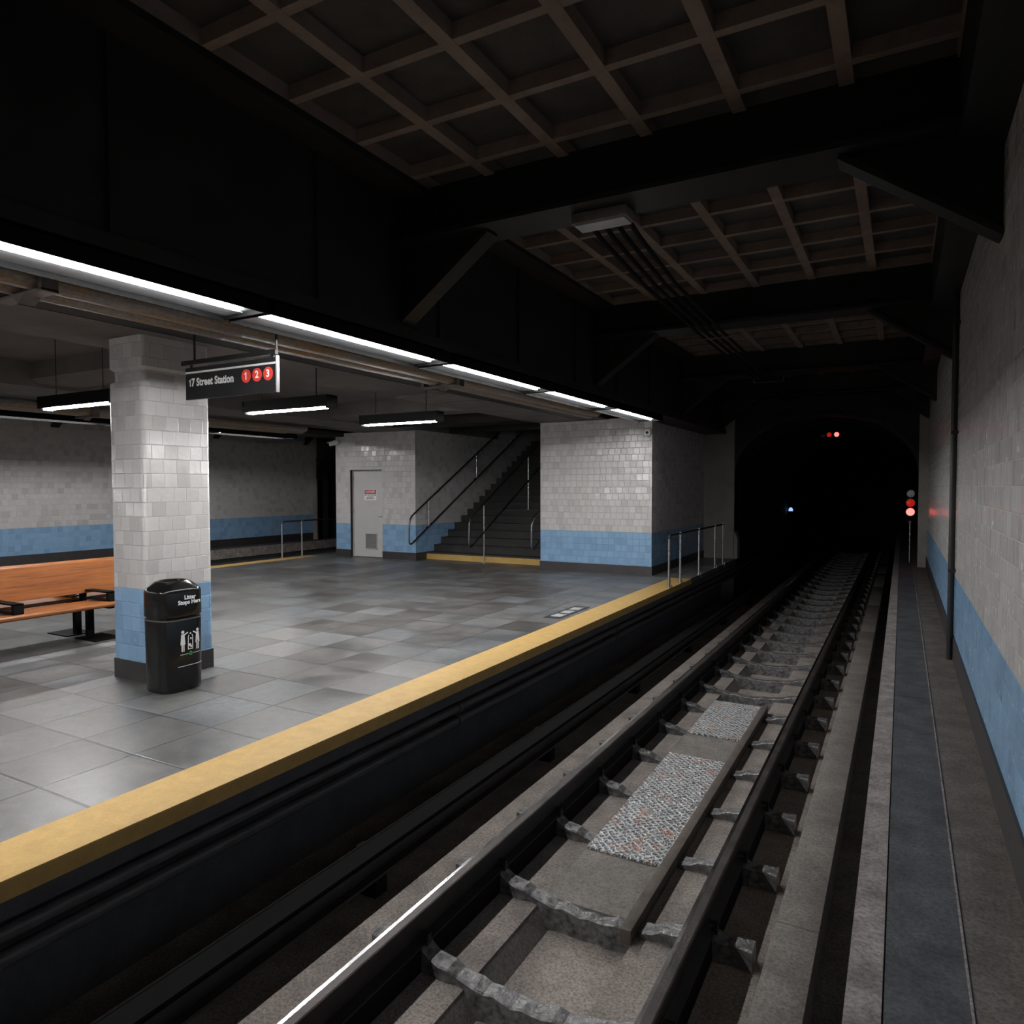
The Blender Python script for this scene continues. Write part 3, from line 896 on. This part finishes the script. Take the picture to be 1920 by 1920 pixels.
# ================================================================== TRACK
def rail(xc, label):
    t = thing('rail', label, 'rail', (xc, 6.0, -0.88), 'running rails')
    YR = YTE
    prof = [(-.07, -.88), (.07, -.88), (.07, -.870), (.012, -.852), (.009, -.755), (.038, -.740), (.040, -.712), (-.040, -.712), (-.038, -.740), (-.009, -.755), (-.012, -.852), (-.07, -.870)]
    build('web', MB().prism([(xc + a, b) for a, b in prof], 'y', Y0, YR), M['railside'], t)
    build('gap_shade_strip', MB().box(xc - .066, xc + .066, Y0, YR, -1.165, -.881), M['boardblack'], t, label='added black strip shading the gap under the rail foot')  # added filler: stops light under the rail and darkens the gap
    hp = [(-.040, -.7115), (.040, -.7115), (.038, -.704), (.030, -.70), (-.030, -.70), (-.038, -.704)]
    build('head', MB().prism([(xc + a, b) for a, b in hp], 'y', Y0, YR), M['railrust'], t)
    build('running_band', MB().box(xc - .038, xc - .016, Y0, YR, -.7012, -.6992), M['railhead'], t, label='polished running band')
    return t


XL, XR = -2.445, -1.002
rail(XL, 'left running rail with a polished head, nearer the platform')
rail(XR, 'right running rail with a worn head, nearer the walkway')


def make_tie(y, group):
    t = thing('railway_tie', 'dark wet looking tie crossing the track bed under both rails', 'railway tie', (-1.715, y, -0.95), group)
    mb = MB()
    n = 34
    top, bot = [], []
    rings = []
    for k in range(n + 1):
        x = -2.74 + (2.03) * k / n
        d = 0.0
        if x > XL + 0.07 and x < XR - 0.07:
            q = (x - (XL + .07)) / ((XR - .07) - (XL + .07))
            d = 0.126 * (math.sin(PI * q)) ** 0.6
        elif x < XL - 0.07: d = 0.02
        elif x > XR + 0.07: d = 0.012
        jit = (0.006 * math.sin(k * 2.3) + 0.004 * math.sin(k * 5.1)) if d > 0.02 else 0
        zt = -0.881 - d + jit
        w = 0.060 + 0.007 * math.sin(k * 1.7)
        rings.append([(x, y - w, -1.162), (x, y - w, zt - 0.008), (x, y - w + 0.012, zt), (x, y + w - 0.012, zt), (x, y + w, zt - 0.008), (x, y + w, -1.162)])
    mb.loft(rings, smooth=False)
    build('sleeper', mb, M['tie'], t)
    for xr, s_ in ((XL, 1), (XL, -1), (XR, 1), (XR, -1)):
        c = MB().box(xr + s_ * 0.035, xr + s_ * 0.085, y - 0.022, y + 0.022, -0.882, -0.862)
        c.box(xr + s_ * 0.066, xr + s_ * 0.086, y - 0.018, y + 0.018, -0.882, -0.815)
        c.box(xr + s_ * 0.03, xr + s_ * 0.086, y - 0.014, y + 0.014, -0.832, -0.815)
        build('rail_clip', c, M['railside'], t)
    return t


tie0 = make_tie(5.98, 'railway ties')
for k in range(-4, 30):
    if k == 0: continue
    copy_tree(tie0, loc=(-1.715, 5.98 + 0.906 * k, -0.95))

# crossing plates in the trench
pl = thing('concrete_pad', 'flat concrete pad set between the rails around the two tread plates', 'pad', (-1.7, 7, -0.95))
build('pad', MB().box(-2.09, -1.47, 4.2, 9.16, -1.024, -0.995), M['conc2'], pl)
for y0, y1, w in ((4.9, 7.08, 'nearest, cut by the bottom of the picture'), (7.78, 9.10, 'farther one')):
    o = build('tread_plate', MB().bbox(-2.065, -1.482, y0, y1, -0.995, -0.972, 0.003, 1), M['plate'], org=(-1.7, (y0 + y1) / 2, -0.93))
    tag(o, 'rust spotted diamond tread plate between the rails, ' + w, 'plate', 'tread plates')
o = build('timber_curb', MB().bbox(-1.472, -1.398, 4.0, 9.0, -1.02, -0.925, 0.006), M['timber'], org=(-1.38, 6.5, -0.95))
tag(o, 'long weathered timber beside the tread plates between the rails', 'timber')

# third rail with cover board
tr = thing('third_rail', 'third rail with black cover board between platform and track', 'rail', (-3.15, 6, -0.95))
build('light_block_board', MB().bbox(-3.245, -3.222, Y0, YTE, -1.0, -0.70, 0.004), M['boardblack'], tr)  # added plank that blocks lamp light from the bed beside the rail
build('cover_board', MB().bbox(-3.22, -3.065, Y0, YTE, -0.722, -0.70, 0.006), M['boardblack'], tr)
build('contact_rail', MB().prism([(a - 0.045, b - 0.075) for a, b in [(-3.17, -.82), (-3.03, -.82), (-3.03, -.80), (-3.08, -.79), (-3.085, -.73), (-3.06, -.72), (-3.06, -.69), (-3.14, -.69), (-3.14, -.72), (-3.115, -.73), (-3.12, -.79), (-3.17, -.80)]], 'y', Y0, YTE), M['railside'], tr)
for k in range(10):
    y = 1.0 + 2.7 * k
    sb = build('support', MB().box(-3.275, -3.245, y - 0.04, y + 0.04, -1.02, -0.71).box(-3.222, -3.09, y - 0.04, y + 0.04, -0.74, -0.722).box(-3.21, -3.08, y - 0.06, y + 0.06, -1.02, -0.895), M['boardblack'], tr)

# ================================================================== RAILINGS
def railing(f, ys, label, zt=0.915):
    x = f(-3.55)
    t = thing('platform_railing', label, 'railing', (x, ys[0], 0.0), 'railings at the platform ends')
    rr = 0.021
    top = [(x, ys[0], zt - 0.06), (x, ys[0] + 0.02, zt - 0.02), (x, ys[0] + 0.06, zt), (x, ys[-1] - 0.0, zt)]
    build('handrail', MB().tube(top, rr, 12), M['black_rail'], t)
    for i_, y in enumerate(ys):
        h = zt - 0.05 if i_ == 0 else zt
        build('post', MB().tube([(x, y, 0.0), (x, y, 0.20), (x, y, 0.42), (x, y, h * 0.6), (x, y, h)], [0.026, 0.024, 0.019, 0.020, 0.019], 12), M['stainless'], t)
        build('foot', MB().tube([(x, y, 0), (x, y, 0.012)], 0.045, 16).box(f(-3.52), f(-3.51), y + 0.02, y + 0.06, -0.06, 0.05), M['stainless'], t)
        if i_ > 0:
            build('socket', MB().tube([(x, y - 0.03, zt), (x, y + 0.03, zt)], 0.028, 12), M['stainless'], t)
    return t


railing(lambda x: x, [12.08, 12.80, 14.15, 15.53, 16.30], 'steel railing at the near platform end beside the tiled block')
railing(MX, [12.62, 13.29, 14.68, 16.0], 'steel railing at the far platform end left of the service door')


def bend(pts, r=0.09, n=5):
    """round the corners of a polyline"""
    P_ = [Vector(p) for p in pts]
    out = [P_[0]]
    for i_ in range(1, len(P_) - 1):
        a, b, c = P_[i_ - 1], P_[i_], P_[i_ + 1]
        d1, d2 = (a - b), (c - b)
        rr = min(r, d1.length / 2.1, d2.length / 2.1)
        p, q = b + d1.normalized() * rr, b + d2.normalized() * rr
        for k in range(n + 1):
            t = k / n
            out.append(p * (1 - t) ** 2 + b * 2 * t * (1 - t) + q * t * t)
    out.append(P_[-1])
    return out


def stair_rail(x, label, mname, wall):
    t = thing('stair_handrail', label, 'handrail', (x, 14.0, 0.0 if not wall else 0.45), 'stair handrails')
    sl = rise / tread
    def z(y, h): return h + (y - 14.1) * sl
    yb, ye = 13.38, 19.3
    pts = [(x, ye, z(ye, 1.43)), (x, 13.38, z(13.38, 1.43)), (x, 13.36, z(13.36, .77)), (x, ye, z(ye, 0.77))]
    build('rail_loop', MB().tube(bend(pts, 0.17, 8), 0.022, 12), M[mname], t)
    ys = (14.17, 16.40, 18.6) if wall else (14.02, 16.25, 18.5)
    for y in ys:
        z0 = z(y, 0.77) if wall else max(0.0, rise * (math.floor((y - sy0) / tread) + 1) if y > sy0 else 0.0)
        build('post', MB().tube([(x, y, z0), (x, y, z(y, 1.43))], 0.018, 10), M['stainless'], t)
        if not wall:
            build('foot', MB().tube([(x, y, z0), (x, y, z0 + 0.012)], 0.06, 16), M['stainless'], t)
        else:
            s_ = -1 if x < -9 else 1
            build('wall_bracket', MB().tube([(x, y, z(y, 0.77) - 0.0), (x + s_ * 0.10, y, z(y, .77) - 0.03)], 0.012, 8), M['black_rail'], t)
    return t


stair_rail(-10.19, 'looped handrail on the left wall of the stair beside the service door', 'darksteel', True)
stair_rail(-8.512, 'looped handrail down the middle of the stair', 'darksteel', False)
stair_rail(-6.93, 'looped handrail on the right wall of the stair, cut off by the tiled block', 'darksteel', True)

# ================================================================== BENCH
bx = -8.57
bn = thing('bench', 'double sided varnished wooden bench with black steel legs left of the column', 'bench', (bx, 4.2, 0.0))
by0, by1 = 2.0, 5.85
for s_ in (1, -1):
    x_in, x_out = bx + s_ * 0.15, bx + s_ * 0.66
    pr = [(x_in, 0.400), (x_out - s_ * .02, 0.405), (x_out, 0.42), (x_out, 0.445), (x_out - s_ * .02, 0.460), (x_out - s_ * .08, 0.462), (x_in + s_ * .15, 0.445), (x_in, 0.442)]
    build('seat', MB().prism(pr, 'y', by0, by1), M['wood'], bn, bev=0.006)
    xb = bx + s_ * 0.10
    pr = [(xb + s_ * .035, .53), (xb, .53), (xb - s_ * .07, .895), (xb - s_ * .06, .91), (xb - s_ * .035, .91), (xb - s_ * .02, .895)]
    build('backrest', MB().prism(pr, 'y', by0, by1), M['wood'], bn, bev=0.004)
    for ya in (2.87, 3.86, 4.85, 5.80):
        a = MB()
        xa0, xa1 = bx + s_ * 0.10, bx + s_ * 0.60
        a.box(xa0, xa1, ya - 0.05, ya + 0.05, 0.555, 0.572).box(xa0, xa1, ya - 0.05, ya + 0.05, 0.462, 0.476)
        a.box(xa1 - s_ * .05, xa1, ya - 0.05, ya + 0.05, 0.462, 0.572)
        build('armrest', a, M['blackbox'], bn, bev=0.004)
for ya in (2.87, 4.85):
    for s_ in (1, -1):
        x = bx + s_ * 0.13
        l = MB().box(x - 0.032, x + 0.032, ya - 0.035, ya + 0.035, 0.012, 0.41)
        build('leg', l, M['blackbox'], bn)
        l = MB().box(bx + s_ * 0.06, bx + s_ * 0.58, ya - 0.03, ya + 0.03, 0.375, 0.402)
        build('seat_bracket', l, M['blackbox'], bn)
        l = MB().box(bx + s_ * 0.08, bx + s_ * 0.50, ya - 0.15, ya + 0.17, 0.0, 0.012)
        build('base_plate', l, M['blackbox'], bn)
        l = MB().box(bx + s_ * 0.03, bx + s_ * 0.045, ya - 0.02, ya + 0.02, 0.375, 0.86)
        build('back_support', l, M['blackbox'], bn)

# ================================================================== LITTER BIN
bc = (-5.615, 3.955)
bin_ = thing('litter_bin', 'glossy black litter bin with white print standing against the tiled column', 'bin', (bc[0], bc[1], 0))


def srect(rx, ry, z, n=3.4, m=64, bc_=bc):
    o = []
    for k in range(m):
        a = 2 * PI * k / m
        c_, s_ = math.cos(a), math.sin(a)
        q = (abs(c_) ** n + abs(s_) ** n) ** (-1 / n)
        o.append((bc_[0] + rx * q * c_, bc_[1] + ry * q * s_, z))
    return o


RX, RY = 0.185, 0.205
body = MB().loft([srect(RX * .93, RY * .93, 0.0), srect(RX * .965, RY * .965, 0.012), srect(RX * .97, RY * .97, 0.05), srect(RX, RY, 0.625), srect(RX * .985, RY * .985, 0.637), srect(RX * .95, RY * .95, 0.637)])
build('body', body, M['binplastic'], bin_)
lid = MB().loft([srect(RX * .955, RY * .955, 0.637), srect(RX * .955, RY * .955, 0.655), srect(RX * 1.01, RY * 1.01, 0.656), srect(RX * 1.02, RY * 1.02, 0.67), srect(RX * 1.01, RY * 1.01, 0.862), srect(RX * .99, RY * .99, 0.882),
                 srect(RX * .93, RY * .93, 0.895), srect(RX * .80, RY * .80, 0.925, 3.0), srect(RX * .68, RY * .68, 0.95, 2.6), srect(RX * .60, RY * .60, 0.958, 2.2),
                 srect(RX * .55, RY * .55, 0.952, 2.0), srect(RX * .52, RY * .52, 0.92, 2.0), srect(RX * .50, RY * .50, 0.80, 2.0)], cap0=False)
build('lid', lid, M['binplastic'], bin_)
build('seam_ring', MB().loft([srect(RX * 1.004, RY * 1.004, 0.622), srect(RX * 1.01, RY * 1.01, 0.628), srect(RX * 1.004, RY * 1.004, 0.634)], False, False), M['cable'], bin_)


US = 0.034


def on_bin(dz, scale=1.0, off=0.0012, ext=1.0):
    """wrap (u along the face, v up) around the track-side face of the bin"""
    def T(u, v, w):
        ry = RY * ext; rx = RX * ext
        yy = max(-0.985, min(0.985, (u + US) / ry))
        # superellipse x for given y
        xx = rx * (1 - abs(yy) ** 3.4) ** (1 / 3.4)
        taper = 0.97 + 0.03 * min(1, max(0, (dz + v - 0.05) / 0.575)) if dz < 0.64 else 1.012
        return (bc[0] + xx * taper + off + w, bc[1] + yy * ry * taper, dz + v)
    return T


build('lettering', MB().text('Litter', 0.05, on_bin(0.818), 0.0, 0.002), M['white'], bin_, label='white word Litter')
build('lettering', MB().text('Stops Here', 0.05, on_bin(0.776), 0.0, 0.002), M['white'], bin_, label='white words Stops Here')


def disc(mb, T, cu_, cv_, r, n=18, r2=None):
    r2 = r2 or r
    mb.add([T(cu_ + r * math.cos(2 * PI * k / n), cv_ + r2 * math.sin(2 * PI * k / n), 0) for k in range(n)], [list(range(n))])


def poly(mb, T, pts):
    mb.add([T(a, b, 0) for a, b in pts], [list(range(len(pts)))])


Tb = on_bin(0.014)
pic = MB()
for s_ in (-1, 1):
    q = s_ * 0.075
    disc(pic, Tb, q, 0.505, 0.015)
    poly(pic, Tb, [(q - .016, .487), (q + .016, .487), (q + .024, .395), (q - .024, .395)])
    poly(pic, Tb, [(q - .015, .395), (q - .002, .395), (q - .003, .335), (q - .014, .335)])
    poly(pic, Tb, [(q + .002, .395), (q + .015, .395), (q + .014, .335), (q + .003, .335)])
    poly(pic, Tb, [(q - s_ * .012, .485), (q - s_ * .012, .472), (q - s_ * .050, .492), (q - s_ * .048, .503)])
for (a, b, c_, d) in ((-.026, -.018, .35, .45), (.018, .026, .35, .45), (-.026, .026, .345, .352)):
    poly(pic, Tb, [(a, c_), (b, c_), (b, d), (a, d)])
poly(pic, Tb, [(-.020, .45), (-.012, .472), (-.018, .476), (-.027, .45)])
poly(pic, Tb, [(.020, .45), (.012, .472), (.018, .476), (.027, .45)])
disc(pic, Tb, 0.0, 0.485, 0.008)
disc(pic, Tb, 0.004, 0.44, 0.008, r2=0.011)
disc(pic, Tb, -0.006, 0.385, 0.012)
disc(pic, Tb, 0.007, 0.368, 0.010)
build('pictogram', pic, M['white'], bin_, label='white pictogram of two people and a bin')
bar = MB()
for k in range(24):
    a = -.125 + k * .011
    if a + US < 0.18:
        poly(bar, Tb, [(a, .205), (a + .0111, .205), (a + .0111, .211), (a, .211)])
for k in range(6):
    a = -0.100 + k * 0.0135
    poly(bar, Tb, [(a, .306), (a + .010, .306), (a + .010, .312), (a, .312)])
    a = 0.03 + k * 0.0145
    poly(bar, Tb, [(a, .306), (a + .010, .306), (a + .010, .312), (a, .312)])
build('print_line', bar, M['letter'], bin_)
gr = MB()
nn = 24
pts_o = [Tb(0.002 + .017 * math.cos(2 * PI * k / nn), .310 + .017 * math.sin(2 * PI * k / nn), 0) for k in range(nn)]
pts_i = [Tb(0.002 + .009 * math.cos(2 * PI * k / nn), .310 + .009 * math.sin(2 * PI * k / nn), 0) for k in range(nn)]
gr.add(pts_o + pts_i, [(k, (k + 1) % nn, nn + (k + 1) % nn, nn + k) for k in range(nn)])
build('recycling_ring', gr, M['green'], bin_, label='green recycling ring')

# ================================================================== STATION SIGN
sx0, sx1, ys = -5.445, -4.335, 4.0
sg = thing('station_sign', 'black hanging sign reading 17 Street Station with three red discs', 'sign', ((sx0 + sx1) / 2, ys, 2.53))
build('panel', MB().box(sx0, sx1 - 0.015, ys - 0.001, ys + 0.026, 2.53, 2.803), M['signblack'], sg)
build('end_cap', MB().bbox(sx1 - 0.016, sx1, ys - 0.004, ys + 0.024, 2.528, 2.815, 0.002), M['alu'], sg, label='bright aluminium end cap')
build('stripe', MB().box(sx0, sx1 - 0.016, ys - 0.003, ys, 2.752, 2.768), M['letter'], sg, label='white stripe')
TS = lambda cx_, cz_: (lambda u, v, w: (cx_ + u, ys - 0.0025, cz_ + v))
def one(mb, T, h, w0=0.0):
    """the numeral 1 with its flag"""
    t = h * 0.20
    pts = [(w0, -h / 2), (w0 + t, -h / 2), (w0 + t, h / 2), (w0 + t * .25, h / 2), (w0 - t * .2, h * .36), (w0 - t * 1.0, h * .30), (w0 - t * 1.0, h * .18), (w0, h * .22)]
    mb.add([T(a, b, 0) for a, b in pts], [list(range(len(pts)))])
    return mb


sgt = MB().text('7 Street Station', 0.090, TS(sx0 + 0.077, 2.672), 0.0, 0.0034, 'LEFT', sx=0.93)
one(sgt, TS(sx0 + 0.055, 2.672), 0.062)
build('lettering', sgt, M['letter'], sg, label='white words 17 Street Station')
for k, ch_ in enumerate('123'):
    cx_ = sx0 + 0.758 + k * 0.126
    zz = 2.679
    d = MB().prism([(cx_ + 0.054 * math.cos(2 * PI * q / 32), zz + 0.054 * math.sin(2 * PI * q / 32)) for q in range(32)], 'y', ys - 0.004, ys)
    dd = build('route_disc', d, M['red'], sg, label='red disc with number ' + ch_)
    TN = (lambda cx_, zz: (lambda u, v, w: (cx_ + u, ys - 0.0055, zz + v)))(cx_, zz)
    build('numeral', one(MB(), TN, 0.062, -0.006) if ch_ == '1' else MB().text(ch_, 0.080, TN, 0.0, 0.003), M['white'], dd)
build('channel', MB().box(sx0 - 0.06, sx1 - 0.02, ys + 0.0, ys + 0.03, 2.828, 2.868), M['steel_dark'], sg, label='black mounting channel')
for x in (sx0 + 0.06, sx1 - 0.06):
    build('hanger', MB().box(x - 0.012, x + 0.012, ys + 0.008, ys + 0.020, 2.80, 2.83), M['steel_dark'], sg)
build('drop_rod', MB().tube([(sx1 - 0.022, ys + 0.015, 2.86), (sx1 - 0.022, ys + 0.015, 3.07)], 0.010, 8), M['steel_dark'], sg)
build('drop_rod', MB().tube([(sx0 + 0.1, ys + 0.015, 2.86), (sx0 + 0.1, ys + 0.015, 3.14)], 0.010, 8), M['steel_dark'], sg)

# ================================================================== CAMERAS
def cctv(base, d, label, dome=False):
    """base: fixing point on the wall, d: pointing direction"""
    b = Vector(base); d = Vector(d).normalized()
    t = thing('security_camera', label, 'security camera', tuple(b), 'security cameras on the tiled blocks')
    out = Vector((0, -1, 0))
    build('wall_mount', MB().tube([b, b + out * 0.03], 0.045, 16), M['camwhite'], t)
    p1 = b + out * 0.10 + Vector((0, 0, -0.01))
    build('arm', MB().tube([b + out * 0.03, p1], 0.014, 10), M['camwhite'], t)
    c0 = p1 + Vector((0, 0, 0.055)) - d * 0.11
    side = d.cross(Vector((0, 0, 1))).normalized(); up = side.cross(d)
    def ring(p, w, h):
        return [p + side * (w * math.copysign(abs(math.cos(a)) ** .5, math.cos(a))) + up * (h * math.copysign(abs(math.sin(a)) ** .5, math.sin(a))) for a in [2 * PI * k / 24 for k in range(24)]]
    build('body', MB().loft([ring(c0, .038, .036), ring(c0 + d * .01, .055, .052), ring(c0 + d * .25, .055, .052)]), M['camwhite'], t)
    build('visor', MB().loft([ring(c0 + d * .02 + up * .057, .062, .005), ring(c0 + d * .30 + up * .057, .062, .005)], smooth=False), M['camwhite'], t)
    build('lens', MB().loft([ring(c0 + d * .248, .028, .026), ring(c0 + d * .254, .026, .024)]), M['glassblack'], t)
    return t


cctv((-4.42, YB, 2.80), (0.36, -0.92, -0.10), 'white security camera on the right tiled block facing the viewer')
cctv((-12.76, YC, 2.87), (-0.92, -0.35, -0.28), 'white security camera jutting left from the block with the service door')

# ================================================================== SIGNALS
sgl = thing('track_signal', 'three lamp track signal on a pole at the right of the tunnel mouth', 'signal', (0.178, 18.86, 0.0))
build('pole', MB().tube([(0.178, 18.86, 0.0), (0.178, 18.86, 0.96)], 0.022, 12), M['stainless'], sgl)
build('head', MB().bbox(0.078, 0.278, 18.84, 19.0, 0.945, 1.70, 0.01), M['blackbox'], sgl)
build('collar', MB().tube([(0.178, 18.86, 0.90), (0.178, 18.86, 0.96)], 0.035, 12), M['bracket'], sgl)
for z, mm, lb in ((1.60, 'lens', 'clear faceted unlit lens'), (1.385, 'reddim', 'dim red lens'), (1.175, 'redlit', 'glowing red lens')):
    def cir(r, y): return [(0.178 + r * math.cos(2 * PI * k / 24), y, z + r * math.sin(2 * PI * k / 24)) for k in range(24)]
    rim = build('lamp_ring', MB().loft([cir(.098, 18.845), cir(.098, 18.80), cir(.088, 18.80), cir(.088, 18.845)], False, False), M['bracket'] if mm != 'lens' else M['blackbox'], sgl)
    build('lens', MB().loft([cir(.088, 18.835), cir(.075, 18.82), cir(.04, 18.812), cir(.005, 18.81)]), M[mm], rim, label=lb)

YA = 19.3
asg = thing('arch_signal', 'small row of three signal lamps hanging under the tunnel crown', 'signal', (-1.55, YA, 3.0))
xq = [-1.76, -1.615, -1.445]
build('housing', MB().bbox(-1.85, -1.36, YA, YA + 0.14, 2.985, 3.15, 0.01), M['blackbox'], asg)
build('stem', MB().tube([(-1.6, YA + 0.07, 3.15), (-1.6, YA + 0.07, 3.56)], 0.015, 8), M['steel_dark'], asg)
for x, mm, lb in ((xq[0], 'greendim', 'unlit green lens'), (xq[1], 'reddim', 'dim red lens'), (xq[2], 'redlit', 'glowing red lens')):
    def cir(r, y): return [(x + r * math.cos(2 * PI * k / 20), y, 3.065 + r * math.sin(2 * PI * k / 20)) for k in range(20)]
    build('lens', MB().loft([cir(.058, YA + .01), cir(.055, YA - .01), cir(.03, YA - .02), cir(.005, YA - .022)]), M[mm], asg, label=lb)

bl = thing('tunnel_lamp', 'small blue white dome lamp on the left wall deep in the tunnel', 'lamp', (-3.60, 27.8, 0.88))
build('base', MB().box(-3.68, -3.52, 27.82, 27.92, 0.80, 0.86), M['blackbox'], bl)
dm = MB().loft([[(-3.60 + r_ * math.cos(2 * PI * k / 16), 27.85 + r_ * math.sin(2 * PI * k / 16), z) for k in range(16)] for r_, z in ((.075, .86), (.075, .91), (.06, .96), (.03, .99), (.004, 1.0))])
build('dome', dm, M['bluelit'], bl)
build('bracket', MB().box(-3.73, -3.60, 27.84, 27.90, 0.80, 0.83), M['blackbox'], bl)

# ================================================================== FLOOR MARKER
fm = thing('floor_marker', 'dark floor marker with three rubbed pale printed blocks beside the yellow edge', 'floor marker', (-4.13, 9.0, 0.0))
fx0, fx1, fy0, fy1 = -4.235, -3.995, 8.52, 9.58
build('plate', MB().box(fx0, fx1, fy0, fy1, -0.002, 0.004), M['signblack'], fm)
wear = concrete('worn_white_print', (0.36, 0.36, 0.36), 0.7, 0.4, 40, 0.1, 0.6)
for k in range(3):
    a = fy0 + 0.10 + k * 0.30
    build('print', MB().box(fx0 + 0.045, fx1 - 0.045, a + 0.02, a + 0.235, 0.003, 0.0052), wear, fm)
